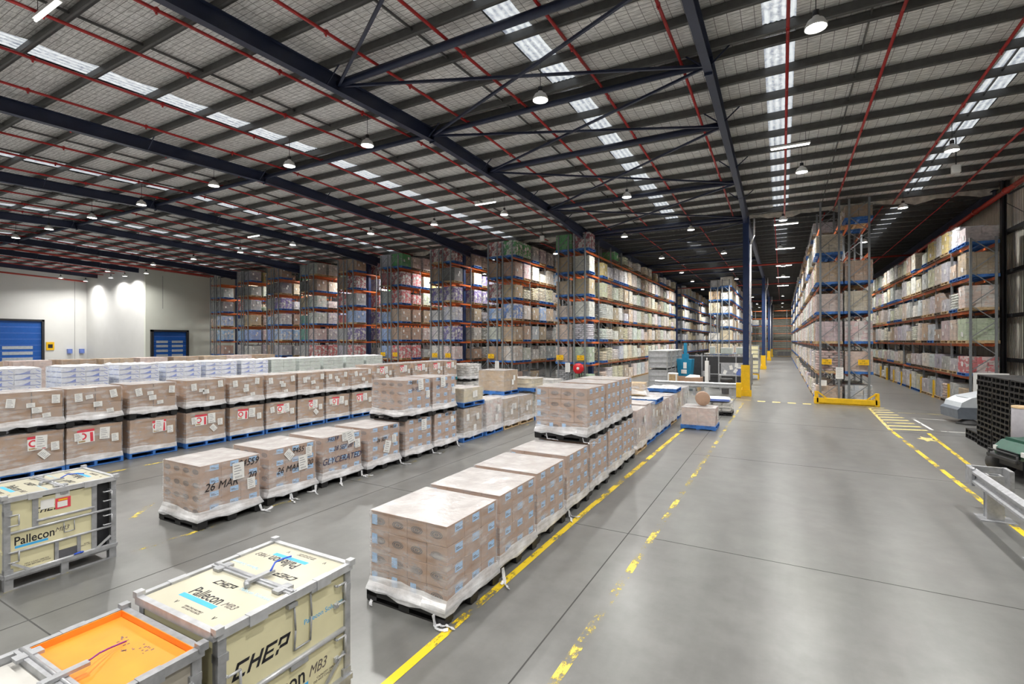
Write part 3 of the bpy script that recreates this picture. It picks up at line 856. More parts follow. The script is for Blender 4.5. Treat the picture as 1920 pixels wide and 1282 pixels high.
# -------- first row beside the main aisle line
R1C = [4.90, 6.10, 7.30, 8.60, 9.92, 11.22, 12.45]
R1N = ['end load of the row by the yellow aisle line', 'second load of the row by the yellow aisle line', 'third load of the row by the yellow aisle line', 'single load just before the aisle double stack',
       'lower load under the front of the aisle double stack', 'lower load under the middle of the aisle double stack', 'lower load under the back of the aisle double stack']
for i, y in enumerate(R1C):
    x = -3.80 - .03 * (y - 4.9)
    root, W, D, z1 = carton_load(x, y, 0, 'wrapped blue-labelled cartons on black pallet, ' + R1N[i], 4, 3, 4, .285, .351, .23, CASE, 'black', R.uniform(-.012, .012), i, 'blue-labelled carton loads')
    for (py, zz) in ((-.35, .72), (-.35, .95), (-.1, .2)):   # labels on the end face
        pass
    b = MB()
    for c, r_ in ((0, 3), (0, 2), (0, 1), (0, 0), (1, 1), (1, 0), (2, 0)):
        xx = -W / 2 + c * .285 + (.02 if c == 0 else .05); zz = .15 + r_ * .23 + .07
        b.box(xx, xx + .085, -D / 2 - .002, -D / 2 - .0005, zz, zz + .12)
    link('blue_label', b.mesh('blue_label', [M['label_blue']]), root)
    if i == 0: tail(root, -.6, -.45, .13, 3); tail(root, .45, -.62, .12, 5)
    if i in (1, 3): tail(root, .6, -.5, .12, i)
UPN = ['front', 'middle', 'back']
for i in range(3):
    y = R1C[4 + i] - .06; x = -3.84 - .03 * (y - 4.9)
    root, W, D, z1 = carton_load(x, y, 1.078, f'wrapped blue-labelled cartons, upper {UPN[i]} load of the aisle double stack', 4, 3, 4, .285, .351, .23, CASE, 'black', R.uniform(-.012, .012), i + 3, 'blue-labelled carton loads')
    if i == 0:
        b = MB()
        for c, r_ in ((0, 3), (0, 2), (0, 1), (0, 0), (1, 0), (2, 0)):
            xx = -W / 2 + c * .285 + .02; zz = .15 + r_ * .23 + .07
            b.box(xx, xx + .085, -D / 2 - .002, -D / 2 - .0005, zz, zz + .12)
        link('blue_label', b.mesh('blue_label', [M['label_blue']]), root)
        tail(root, -.3, -.6, .12, 8); tail(root, .5, -.6, .1, 9)
# -------- second row, marked by hand
R2C = [(5.10, -8.97), (6.42, -9.08), (7.70, -9.10), (8.97, -9.08), (10.28, -9.08), (11.50, -9.10)]
R2T = [[('94559', .30, .94, .17), ('26 MAR', -.18, .66, .19), ('20', .36, .68, .19)], [('9455', .1, .93, .15), ('26 MAR', -.12, .60, .17), ('20', .38, .62, .16)],
       [('94559', -.28, .99, .13), ('28 SEP 20', .0, .77, .14), ('GLYCERATED', -.02, .52, .19)], [('94559', .3, .98, .10), ('26 SEP', -.1, .72, .13)], [('94559', .1, .98, .11)], [('94559', .1, .98, .11)]]
R2D = [[(.12, .83, 0, .03), (.36, .56, 1, .05)], [(-.1, .88, 1, .7), (.22, .66, 0, .05), (.36, .86, 1, 0)], [(.05, .99, 1, .05), (.22, .96, 0, .25), (.42, .78, 1, .05)], [(.1, .52, 0, -.3), (.34, .68, 1, .05)], [(.2, .85, 0, 0)], [(.3, .8, 1, 0)]]
R2N = ['marked 94559 and 26 MAR 20, end of the handwritten row', 'marked 26 MAR 20, second in the handwritten row', 'marked GLYCERATED in blue-black marker', 'with slanted paper sheet, just before the handwritten double stack', 'lower front of the handwritten double stack', 'lower back of the handwritten double stack']
for i, (y, x) in enumerate(R2C):
    root, W, D, z1 = carton_load(x, y, 0, 'carton load ' + R2N[i], 4, 3, 4, .276, .351, .222, CASE if i else CASE, 'black', R.uniform(-.015, .015), i + 1, 'hand-marked carton loads')
    for t, py, pz, sz in R2T[i]: text(root, t, (W / 2 + .0175, py, pz), ROT_PX, sz, M['ink'] if i != 2 else M['ink_blue'], shear=.3, name='handwriting', sx=.92, off=.0)
    for py, pz, k, tl in R2D[i]: doc(root, W / 2 + .014, py, pz, k, tl)
    tail(root, .6, .5, .13, i + 20)
    if i in (1, 2): tail(root, .6, -.1, .11, i + 40)
for i in range(2):
    y, x = R2C[4 + i]
    root, W, D, z1 = carton_load(x + .02, y - .08, 1.045, f'wrapped carton load, upper {("front", "back")[i]} of the handwritten double stack', 4, 3, 4, .276, .351, .222, CASE, 'black', R.uniform(-.015, .015), i + 2, 'hand-marked carton loads')
    text(root, ('94559', '9455')[i], (W / 2 + .0175, -.2, .98), ROT_PX, .11, M['ink'], .12, name='handwriting'); text(root, ('26 SEP', '26 SEP 20')[i], (W / 2 + .0175, -.1, .80), ROT_PX, .12, M['ink_blue'], .12, name='handwriting')
    doc(root, W / 2 + .014, .12 - .2 * i, .9, 0, .06); doc(root, W / 2 + .014, .42, .62, 1, .0)
# -------- third row: big kraft bins below, kraft cartons above
def bin_mesh():
    b = MB(); a = .555
    b.cbox(-a, a, -a, a, 0, .87, .015)
    b.box(-a - .006, a + .006, -a - .006, a + .006, .80, .868)
    return b.mesh('kraft_bin', [M['carton_dark']])
BIN = bin_mesh()
def sticker_mesh():
    b = MB(); b.box(0, .0015, -.17, .17, -.16, .16, 0)
    x = .0022
    b.face([(x, -.17, .10), (x, .17, .10), (x, .17, .16), (x, -.17, .16)], 1)
    n = 14
    for k in range(n):
        t0, t1 = 2 * PI * k / n, 2 * PI * (k + 1) / n
        b.face([(x, -.07 + r * math.cos(t), .0 + r * math.sin(t)) for r, t in ((.085, t0), (.085, t1), (.05, t1), (.05, t0))], 1)
    b.face([(x, .08, -.15), (x, .14, -.15), (x, .14, .08), (x, .08, .08)], 1)
    b.face([(x, -.15, -.14), (x, -.02, -.14), (x, -.02, -.10), (x, -.15, -.10)], 2)
    return b.mesh('sticker', [M['paper'], M['red_print'], M['wood']])
STICK = sticker_mesh()
R3C = [4.47, 5.66, 6.96, 8.37, 9.66, 10.92, 12.15, 13.40, 14.70, 15.95, 17.2, 18.5, 19.75, 21.0]
def kraft_bin_load(x, y, z, label, pal, i):
    root = thing('kraft_bin_load', label, 'pallet load', (x, y, z), R.uniform(-.015, .015), 'kraft bins with red stickers')
    link('pallet', PAL[pal], root); link('kraft_bin', BIN, root, (0, 0, .15))
    link('stretch_wrap', wrap_mesh(1.112, 1.112, .15, 1.02, i % 4, False), root); link('top_sheet', top_mesh(1.11, 1.11, 1.02, i % 3, .012), root)
    r = random.Random(i)
    link('sticker', STICK, root, (.572, r.uniform(-.25, .15), .78), (r.uniform(-.06, .06), 0, 0))
    doc(root, .574, r.uniform(.12, .2), .80, 0, r.uniform(-.08, .08)); doc(root, .574, .40, .66, 1, .03)
    if i % 2: doc(root, .574, -.35, .78, 1, r.uniform(-.1, .2))
    if i % 3 == 0: doc(root, .574, .2, .5, 1, .7)
    return root
for i, y in enumerate(R3C):
    x = -15.52 - .02 * (y - 4.5)
    pos = f'{ordn(i)} along the kraft row'
    kraft_bin_load(x, y, 0, 'kraft bin with red sticker on blue pallet, ' + pos, 'blue', i)
    if i < 9:
        root, W, D, z1 = carton_load(x, y, 1.045, 'large kraft cartons on black pallet, upper, ' + pos, 2, 2, 2, .555, .555, .378, KRAFT, 'black', R.uniform(-.015, .015), i, 'kraft cartons stacked on the bins', name='kraft_carton_load', lump=.015)
        r = random.Random(i + 9)
        for py, pz, k in ((-.35, .70, 1), (-.08, .66, 2), (.02, .53, 3), (.40, .76, 1), (.22, .36, 2)):
            doc(root, W / 2 + .014, py + r.uniform(-.08, .08), pz + r.uniform(-.05, .05), k, r.uniform(-.15, .2))
    else:
        kraft_bin_load(x, y, 1.045, 'upper kraft bin with red sticker, ' + pos, 'teal', i)
# -------- fourth row: white and blue cases, then pale green ones
R4C = [5.08, 6.66, 8.05, 9.40, 10.72, 12.02, 13.3, 14.6, 15.9, 17.2, 18.5]
GOODS = {}
def shell(nx, ny, nz, w, d, h, z0=.15):
    b = MB(); g = .006
    r = random.Random(nx * 100 + ny * 10 + nz)
    for k in range(nz):
        for i in range(nx):
            for j in range(ny):
                if 0 < i < nx - 1 and 0 < j < ny - 1 and k < nz - 1: continue
                jx, jy = r.uniform(-.006, .006), r.uniform(-.006, .006)
                b.box(-nx * w / 2 + i * w + g + jx, -nx * w / 2 + (i + 1) * w - g + jx, -ny * d / 2 + j * d + g + jy, -ny * d / 2 + (j + 1) * d - g + jy, z0 + k * h, z0 + (k + 1) * h - g)
    return b
def film_box(b, W, D, z0, z1, m=1, seed=0):
    r = random.Random(seed); n = 4
    def P(u, v, z): return (u * (W / 2 + .010 + r.random() * .012), v * (D / 2 + .010 + r.random() * .012), z)
    per = [(-1 + 2 * k / n, -1) for k in range(n)] + [(1, -1 + 2 * k / n) for k in range(n)] + [(1 - 2 * k / n, 1) for k in range(n)] + [(-1, 1 - 2 * k / n) for k in range(n)]
    rings = [[P(u, v, z) for u, v in per] for z in (z0 - .03, z0 + (z1 - z0) * .3, z0 + (z1 - z0) * .65, z1 + .006)]
    for a, c in zip(rings, rings[1:]):
        for k in range(len(per)):
            l = (k + 1) % len(per); b.face([a[k], a[l], c[l], c[k]], m, True)
    b.face(rings[-1], m)
def goods_mesh(key):
    if key in GOODS: return GOODS[key]
    k, a = key[0], key[1:]
    if k in ('carton', 'printed'):
        nx, ny, nz, h = a; b = shell(nx, ny, nz, 1.12 / nx, 1.06 / ny, h); z1 = .15 + nz * h
        film_box(b, 1.12, 1.06, .15, z1, 1, nz); mats = [M['goods'] if k == 'carton' else M['print'], M['film_rack'], M['paper']]; r = random.Random(nz)
        for s_ in (-1, 1):
            for q_ in range(2): y_, z_ = r.uniform(-.4, .25), r.uniform(.25, max(.3, z1 - .3)); b.box(s_ * .585 - .002, s_ * .585 + .002, y_, y_ + .15, z_, z_ + .2, 2)
    elif k == 'sack':
        nl, = a; b = MB(); r = random.Random(nl)
        for l in range(nl):
            h = .135; z = .148 + l * h * .93
            nx, ny = (2, 3) if l % 2 else (3, 2)
            for i in range(nx):
                for j in range(ny):
                    jx, jy = r.uniform(-.02, .02), r.uniform(-.02, .02)
                    b.ell(-.56 + 1.12 * i / nx + jx, -.56 + 1.12 * (i + 1) / nx + jx, -.53 + 1.06 * j / ny + jy, -.53 + 1.06 * (j + 1) / ny + jy, z, z + h * 1.06, 8, 4)
        film_box(b, 1.13, 1.07, .15, .15 + nl * .126, 1, nl)
        mats = [M['sack'], M['film_rack']]
    elif k == 'drum':
        h, = a; b = MB()
        for x in (-.28, .28):
            for y in (-.27, .27): b.lathe([(0, 0), (.26, 0), (.265, .02), (.26, h * .33), (.272, h * .35), (.26, h * .37), (.26, h * .63), (.272, h * .65), (.26, h * .67), (.265, h - .02), (.25, h), (0, h - .01)], (x, y, .15), 12)
        film_box(b, 1.1, 1.08, .15, .15 + h, 1, 5); mats = [M['goods'], M['film_rack']]
    elif k == 'wrapped':
        h, s = a; b = MB(); r = random.Random(s); n = 16; rings = []
        for j in range(9):
            z = .15 + h * j / 8; t = .97 - .05 * (j / 8) ** 2; ring = []
            for q in range(n):
                an = 2 * PI * (q + .5) / n; c, sn = math.cos(an), math.sin(an)
                ring.append((.56 * t * math.copysign(abs(c) ** .35, c) + r.uniform(-.02, .02), .53 * t * math.copysign(abs(sn) ** .35, sn) + r.uniform(-.02, .02), z))
            rings.append(ring)
        for p, q in zip(rings, rings[1:]):
            for kk in range(n): l = (kk + 1) % n; b.face([p[kk], p[l], q[l], q[kk]], 0, True)
        b.face(rings[-1], 0); film_box(b, 1.12, 1.06, .15, .15 + h, 1, s); mats = [M['sack'], M['film_rack']]
    GOODS[key] = b.mesh(k + '_goods', mats)
    return GOODS[key]
KIND = {'carton': ('carton_load', 'carton load'), 'printed': ('printed_case_load', 'case load'), 'sack': ('sack_load', 'sack load'), 'drum': ('drum_load', 'drum load'), 'wrapped': ('wrapped_load', 'wrapped load')}
def rload(key, x, y, z, col, label, pal='blue_s', rz=0, group=None, sc=1):
    nm, cat = KIND[key[0]]
    if key[0] == 'carton' and key[1] * key[2] <= 4: nm, cat = ('box_load', 'box load') if key[1] * key[2] * key[3] <= 2 else ('large_carton_load', 'large carton load')
    elif key[0] == 'carton' and key[3] >= 5: nm, cat = 'small_carton_load', 'small carton load'
    o = link(nm, goods_mesh(key), None, (x, y, z), (0, 0, rz), col)
    tag(o, label, cat, group)
    if sc != 1: o.scale = (sc, sc, 1)
    if pal: link('pallet', PAL[pal], o)
    return o
WHITE, CREAM, TAN, KRAFTC, GREY, DGREY = (.74, .72, .67), (.66, .58, .42), (.46, .33, .21), (.36, .23, .13), (.40, .41, .43), (.10, .10, .11)
PINKW, LGREY, RED, DRED, PURPLE, LILAC, BLUE, LBLUE, GREEN, LGREEN, TEAL, YEL, ORNG = (.62, .48, .44), (.55, .56, .58), (.58, .07, .09), (.30, .04, .06), (.15, .10, .38), (.44, .40, .72), (.06, .20, .62), (.28, .46, .80), (.02, .34, .06), (.50, .60, .42), (.05, .30, .25), (.62, .48, .12), (.70, .30, .08)
CN = {WHITE: 'white', CREAM: 'cream', TAN: 'tan', KRAFTC: 'brown', GREY: 'grey', DGREY: 'dark', PINKW: 'pinkish', LGREY: 'pale grey', RED: 'red', DRED: 'dark red', PURPLE: 'purple', LILAC: 'lilac', BLUE: 'blue', LBLUE: 'light blue', GREEN: 'green', LGREEN: 'pale green', TEAL: 'teal', YEL: 'yellow', ORNG: 'orange'}
KN = {'carton': 'carton load', 'printed': 'case load', 'sack': 'sack stack', 'drum': 'drum load', 'wrapped': 'wrapped load'}
for i, y in enumerate(R4C):
    x = -18.80
    rload(('carton', 3, 3, 4, .235), x, y, 0, WHITE if i < 6 else LGREEN, f'plain base load under the {ordn(i)} {"white" if i < 6 else "pale green"} case stack', 'blue', 0)
    w = i < 6
    carton_load(x, y, 1.10, f'{"white cases with blue swooshes" if w else "pale green cases"}, {ordn(i)} stack from the near end of the white row', 3, 2, 7 if w else (7 if i < 9 else 7), .375, .565, .157, SWOOSH if w else PALEC, 'blue', R.uniform(-.02, .02), i, 'white case stacks', name='case_pallet_load', skirt=False, lump=.05, cname='case')
# -------- fifth row: brown loads, only their tops show
for i in range(9):
    y = 5.9 + i * 1.32; x = -24.6
    rload(('carton', 2, 2, 3, .33), x, y, 0, KRAFTC, f'brown base load under the {ordn(i)} stack of the far brown row', 'blue', 0)
    rload(('carton', 2, 2, 3, .36), x, y, 1.15, (TAN, PINKW, KRAFTC)[i % 3], f'{("tan", "pinkish", "brown")[i % 3]} wrapped cartons, {ordn(i)} top load of the far brown row', 'blue', R.uniform(-.03, .03))
# -------- far part of the rows and loose loads
LOOSE = [
    (('carton', 2, 2, 4, .26), -4.05, 13.9, 0, PINKW, 'wood', 'pinkish wrapped cartons directly behind the aisle double stack'),
    (('wrapped', 1.05, 3), -4.10, 15.2, 0, PINKW, 'blue', 'white filmed load second behind the aisle double stack'),
    (('carton', 3, 2, 3, .30), -4.12, 16.5, 0, TAN, 'blue', 'tan cartons under the blue pallet with the parcel'),
    (('carton', 3, 2, 3, .31), -4.12, 17.75, 0, PINKW, 'blue', 'pinkish load behind the one that carries the parcel'),
    (('wrapped', .92, 5), -4.15, 19.1, 0, PINKW, 'wood', 'tall filmed load beside the small drum-topped load'),
    (('carton', 2, 2, 3, .30), -4.2, 20.4, 0, TAN, 'blue', 'tan cartons under the flat white-sheeted pallet'),
    (('wrapped', .95, 7), -4.25, 21.7, 0, PINKW, 'blue', 'filmed load second from the back of the aisle row'),
    (('carton', 3, 3, 3, .30), -4.3, 23.0, 0, LGREY, 'blue', 'pale grey load at the back of the aisle row'),
    (('carton', 2, 1, 1, .60), -2.58, 18.72, 0, PINKW, 'blue', 'low pinkish cartons with round lid on top beside the dashed line'),
    (('sack', 3), -2.40, 22.6, 0, WHITE, 'black', 'low stack of white bags with blue print near the dashed line'),
    (('carton', 2, 3, 3, .29), -9.10, 12.92, 0, TAN, 'blue', 'tan load on blue pallet under the cream cartons of the handwritten row'),
    (('carton', 3, 3, 1, .42), -9.10, 12.98, 1.06, CREAM, 'blue', 'cream and white cartons on a blue pallet behind the handwritten double stack'),
    (('printed', 1, 4, 2, .50), -9.06, 14.15, 0, PINKW, 'blue', 'tall white-striped cartons on a blue pallet past the cream cartons'),
    (('carton', 2, 1, 1, .92), -9.06, 15.35, 0, TAN, 'wood', 'first tall tan box load on bare wooden pallet'),
    (('carton', 2, 1, 1, .90), -9.06, 16.55, 0, TAN, 'wood', 'second tall tan box load on bare wooden pallet'),
    (('wrapped', .95, 9), -9.06, 17.8, 0, CREAM, 'blue', 'cream filmed load at the end of the handwritten row'),
    (('carton', 1, 2, 2, .38), -9.6, 16.3, 1.08, TAN, 'blue', 'brown carton load stacked on the tall tan boxes'),
    (('wrapped', .35, 11), -9.0, 17.6, 1.12, CREAM, 'blue', 'white sheeted parcel on blue pallet on top of the cream load'),
    (('sack', 6), -15.2, 22.45, 0, WHITE, 'black', 'lower white sack stack behind the kraft row'),
    (('sack', 6), -15.2, 22.4, .93, WHITE, 'black', 'upper white sack stack behind the kraft row'),
    (('wrapped', 1.0, 13), -14.75, 23.9, 0, CREAM, 'black', 'beige filmed drum stack standing alone behind the white sacks'),
    (('carton', 2, 2, 3, .33), -12.4, 23.2, 0, PINKW, 'blue', 'pinkish cartons on blue pallet in front of the hose reel rack'),
    (('wrapped', .85, 15), -11.2, 24.6, 0, WHITE, 'blue', 'white filmed load in front of the hose reel'),
    (('carton', 3, 2, 2, .36), -10.4, 22.6, 0, CREAM, 'blue', 'low cream cartons between the rows near the hose reel'),
]
for key, x, y, z, col, pal, lab in LOOSE:
    o = rload(key, x, y, z, col, lab, pal, R.uniform(-.03, .03))
    z1 = {'carton': lambda k: .15 + k[3] * k[4], 'printed': lambda k: .15 + k[3] * k[4], 'wrapped': lambda k: .15 + k[1], 'sack': lambda k: .15 + k[1] * .127}[key[0]](key)
    link('top_sheet', top_mesh(1.12, 1.06, z1 + .006, int(x * 7) % 3, .02), o)
    if z1 > .9 and z < 1: link('stretch_wrap', wrap_mesh(1.16, 1.10, .15, z1, int(y * 3) % 4, True), o); doc(o, .61, .2, z1 - .3, 1, .1)
# things lying on the far loads
def blue_sheet(x, y, z, label):
    r = thing('flat_pallet_parcel', label, 'pallet load', (x, y, z), .02)
    link('pallet', PAL['blue'], r); link('top_sheet', top_mesh(1.16, 1.12, .15, 1, .05), r)
    return r
blue_sheet(-4.10, 16.45, 1.08, 'blue pallet under white sheet that carries the beige parcel')
blue_sheet(-4.2, 20.4, 1.07, 'blue pallet with white sheet farther along the aisle row')
t = thing('carton_parcel', 'beige square parcel wrapped in film on the blue sheeted pallet', 'parcel', (-4.25, 16.45, 1.30), .1)
b = MB(); b.cbox(-.27, .27, -.25, .25, 0, .42, .02); link('carton', b.mesh('parcel', [M['wood']]), t)
link('stretch_wrap', wrap_mesh(.56, .52, .05, .43, 1, False, .45), t)
t = thing('round_drum_lid', 'round pinkish drum end lying on the low carton load by the dashed line', 'lid', (-2.5, 18.75, .90), .2)
b = MB(); b.lathe([(0, -.14), (.24, -.14), (.25, -.12), (.25, .12), (.24, .14), (0, .14)], (0, 0, .14), 20, 0, 'y'); link('drum_end', b.mesh('drum_end', [M['carton']]), t)
t = thing('blue_bag', 'blue printed bag lying on the low white bag stack', 'bag', (-2.4, 22.55, .56), .1)
b = MB(); b.ell(-.52, .52, -.5, .5, 0, .16, 14, 6); link('bag', b.mesh('bag', [M['case_white']]), t)
b = MB(); b.box(-.45, .45, -.53, -.46, .03, .12); link('printed_band', b.mesh('printed_band', [M['case_blue']]), t)

# ------------------------------------------------------------------ racking
POST = None
def post_mesh(h):
    b = MB(); b.box(-.045, .045, -.035, .035, 0, h); b.box(-.07, .07, -.07, .07, 0, .015)
    return b.mesh('post', [M['rack_grey']])
def brace_mb(x0, x1, h):
    b = MB(); z = .25; s = 0
    while z < h - .7:
        a, c = (x0, x1) if s % 2 == 0 else (x1, x0)
        b.bar((a, 0, z), (c, 0, z + .72), .035, .03, up=(0, 1, 0)); z += .75; s += 1
    b.bar((x0, 0, .15), (x1, 0, .15), .035, .03, up=(0, 1, 0)); b.bar((x0, 0, h - .1), (x1, 0, h - .1), .035, .03, up=(0, 1, 0))
    return b
def rack(label, frames, y0, bays, pitch, levels, h, beam_x, first_beam_x=()):
    r = thing('pallet_rack', label, 'rack', (0, y0, 0))
    pm = post_mesh(h)
    for fi, (x0, x1) in enumerate(frames):
        bm = brace_mb(x0, x1, h).mesh('frame_brace', [M['rack_grey']])
        for k in range(bays + 1):
            y = k * pitch
            p = link('post', pm, r, (x0, y, 0)); link('post', pm, r, (x1, y, 0))
            if k == 0:
                z = .25; s = 0
                while z < h - .7:
                    a, c = (x0, x1) if s % 2 == 0 else (x1, x0)
                    b = MB(); b.bar((a, 0, z), (c, 0, z + .72), .035, .03, up=(0, 1, 0)); link('brace', b.mesh('brace', [M['rack_grey']]), r); z += .75; s += 1
            elif k < 8: link('frame_brace', bm, r, (0, y, 0))
    bm = boxmesh('beam', [M['rack_orange']], -.025, .025, .04, pitch - .04, -.13, 0)
    for z in levels:
        for x in beam_x:
            for k in range(bays): link('beam', bm, r, (x, k * pitch, z))
        for x in first_beam_x:
            for k in range(min(2, bays)): link('beam', bm, r, (x, k * pitch, z))
    return r
LV_L = [1.49 * k + .06 for k in range(1, 7)]
LV_R = [1.50 * k - .06 for k in range(1, 7)]
LV_W = [1.49 * k for k in range(1, 6)]
RACKX = [(-13.03, -12.31, -11.90, -11.16), (-18.51, -17.76, -17.31, -16.55), (-23.69, -22.95, -22.57, -21.83), (-28.85, -28.12, -27.76, -27.01), (-33.88, -33.2, -32.8, -32.05), (-38.80, -38.1, -37.72, -37.02), (-43.66, -43.0, -42.66, -41.94), (-48.38, -47.7, -47.36, -46.64), (-53.12, -52.45, -52.1, -51.35)]
RN = ['hose reel rack'] + [f'{ORD[i]} rack from hose reel' for i in range(1, 8)] + ['rack beside white wall']
HUGE = {}
def add_load(rk, lv, pos, x, y, z, kind, col, tall=1.0, far=False):
    r = random.Random(int(x * 31) + int(y * 17) + lv * 7)
    if kind == 'carton': key = r.choice([('carton', 3, 3, 4, .25), ('carton', 2, 2, 3, .33), ('carton', 3, 2, 5, .2), ('carton', 2, 3, 3, .3), ('carton', 1, 1, 1, 1.0)] if tall > .9 else [('carton', 3, 3, 3, .25), ('carton', 2, 2, 2, .33), ('carton', 2, 3, 2, .3)])
    elif kind == 'printed': key = r.choice([('printed', 3, 3, 4, .26), ('printed', 2, 2, 5, .2), ('printed', 3, 2, 6, .17)] if tall > .9 else [('printed', 3, 3, 3, .25), ('printed', 2, 2, 4, .19)])
    elif kind == 'sack': key = ('sack', r.choice([7, 8, 8, 6]) if tall > .9 else r.choice([3, 4, 5]))
    elif kind == 'drum': key = ('drum', .88 if tall > .9 else .6)
    else: key = ('wrapped', (.95 if r.random() < .5 else 1.05) if tall > .9 else .7, r.randint(1, 4))
    n = NUM[lv] if lv else 'zero'
    where = f'level {n}' if lv else 'on the floor'
    c = tuple(min(1, v * r.uniform(.88, 1.1)) for v in col)
    lab = f'{CN[col]} {KN[kind]}, {pos}, {where}, {rk}'
    return rload(key, x, y, z, c, lab, (r.choice(['blue_s', 'wood_s', 'wood_s', 'dark_s', 'dark_s']) if 'from near' in pos and 'first' not in pos else r.choice(['blue_s', 'blue_s', 'blue_s', 'wood_s'])), r.uniform(-.03, .03))
K = {'c': 'carton', 'p': 'printed', 's': 'sack', 'w': 'wrapped', 'd': 'drum'}
CC = {'W': WHITE, 'C': CREAM, 'T': TAN, 'K': KRAFTC, 'G': GREY, 'D': DGREY, 'P': PINKW, 'L': LGREY, 'R': RED, 'r': DRED, 'U': PURPLE, 'I': LILAC, 'B': BLUE, 'b': LBLUE, 'N': GREEN, 'n': LGREEN, 'E': TEAL, 'Y': YEL, 'O': ORNG}
# per rack and level: end load on the far side, then loads along the visible side (kind, colour); 0 = empty
PLAN = {
    0: [['sG', 'cn', 'sC', 'sC', 'sW', 'wC'], ['cP', 'cn', 'sW', 'sC', 'sC', 'sW'], ['cP', 'sW', 'sW', 'sW', 'sW', 'cW'], ['cP', 'cW', 'cW', 'sL', 'cW', 'cT'], ['cT', 'cT', 'sW', 'cC', 'sC', 'cW'], ['cK', 'cL', 'sW', 'cY', 'cW', 'cL'], ['cN', 'pr', 0, 0, 0, 'cN']],
    1: [['dD', 'cT', 'wD', 'cT', 'wD'], ['cT', 'pP', 'cL', 'pG', 'pG', 'cG', 'pG'], ['cL', 'cT', 'cT', 'cG', 'cT', 'wD', 'pG'], ['pb', 'pB', 'pP', 'cT', 'pb', 'cC', 'cG'], ['pr', 'cT', 'sC', 'sC', 'sC', 'sC', 'sC'], ['cK', 'cT', 'pP', 'cW', 'cW', 'pP', 'pb'], ['pr', 'pN', 'pN', 'pG', 'pG', 'pG', 'cG']],
    2: [['cD', 'cK', 'cK', 'wD', 'wD', 'wD'], ['cW', 'cW', 'pG', 'cT', 'sG', 'sG'], ['pL', 'pU', 'pU', 'cL', 'sG', 'sG'], ['pL', 'pL', 'pG', 'cT', 'sG', 'sG'], ['pU', 'pU', 'pU', 'pU', 'pU', 'pU'], ['cK', 'cD', 'cW', 'cC', 'pU', 'pI'], ['pr', 'pr', 'pR', 'cC', 'cC', 'cT']],
    3: [['cL', 'cK', 'cK', 'cD'], ['cb', 'pR', 'pR', 'cL', 'pG', 'pG'], ['cb', 'cT', 'cT', 'pP', 'pR', 'pG'], ['cb', 'cT', 'cK', 'cK', 'cK', 'sG'], ['cG', 'pR', 'pR', 'pn', 'cR', 'pR'], ['cr', 'pr', 'pR', 'cC', 'cY', 'cC'], ['cG', 'cN', 'cn', 'cW', 'pR', 'pR']],
    4: [['cD', 'cG', 'cD', 'cD'], ['cG', 'pR', 'pR', 'pG', 'cD'], ['cG', 'pU', 'pU', 'pU', 'cT'], ['cR', 'cb', 'pb', 'pU', 'cT'], ['pR', 'cG', 'cW', 'pR', 'cC'], ['cK', 'pr', 'pR', 'pI', 'cN'], ['cK', 'cT', 'cW', 'pr', 'cW']],
    5: [['cD', 'cD', 'cK', 'cK'], ['cG', 'pR', 'pR', 'pR', 'cG'], ['cE', 'cP', 'pG', 'pL', 'pG'], ['cE', 'pL', 'pL', 'pb', 'cG'], ['cT', 'pL', 'cW', 'pI', 'cW'], ['cD', 'cK', 'cC', 'cI', 'cW'], ['cG', 'cG', 'pL', 'cn', 'cT']],
    6: [['cD', 'cG', 'cG', 'cG'], ['cK', 'cG', 'cG', 'sG'], ['cb', 'pb', 'pb', 'sC', 'cG'], ['pb', 'pG', 'cK', 'sC', 'cT'], ['cG', 'pU', 'pL', 'pL', 'cW'], ['cD', 'cD', 'cC', 'pR', 'cR'], ['cK', 'cK', 0, 'cN', 'cT']],
    7: [['cD', 'cK', 'cD', 'cK'], ['cG', 'cL', 'cL', 'cG'], ['cb', 'cb', 'pP', 'pL', 'cG'], ['cG', 'cT', 'sT', 'sT', 'cT'], ['pR', 'cG', 'sn', 'sC', 'cT'], ['cD', 'cG', 'cW', 'cW', 'cT'], ['cG', 'cG', 'cY', 'wW', 'cT']],
    8: [['cD', 'cG', 'cK', 'cT'], ['cP', 'cT', 'sT', 'cE', 'cb'], ['cP', 'pb', 'pL', 'pL', 'cL'], ['cP', 'pb', 'pB', 'pL', 'pR'], ['cD', 'cD', 'cC', 'wC', 'cT'], ['cG', 'cG', 'wW', 0, 'cT'], [0, 0, 'wW', 'wC', 0]],
}
FILL = {0: ['cW', 'cC', 'sC', 'cW', 'wC', 'cL', 'cW', 'sW', 'cT', 'cW', 'cC', 'wW'], 1: ['cG', 'cT', 'sC', 'pG']}
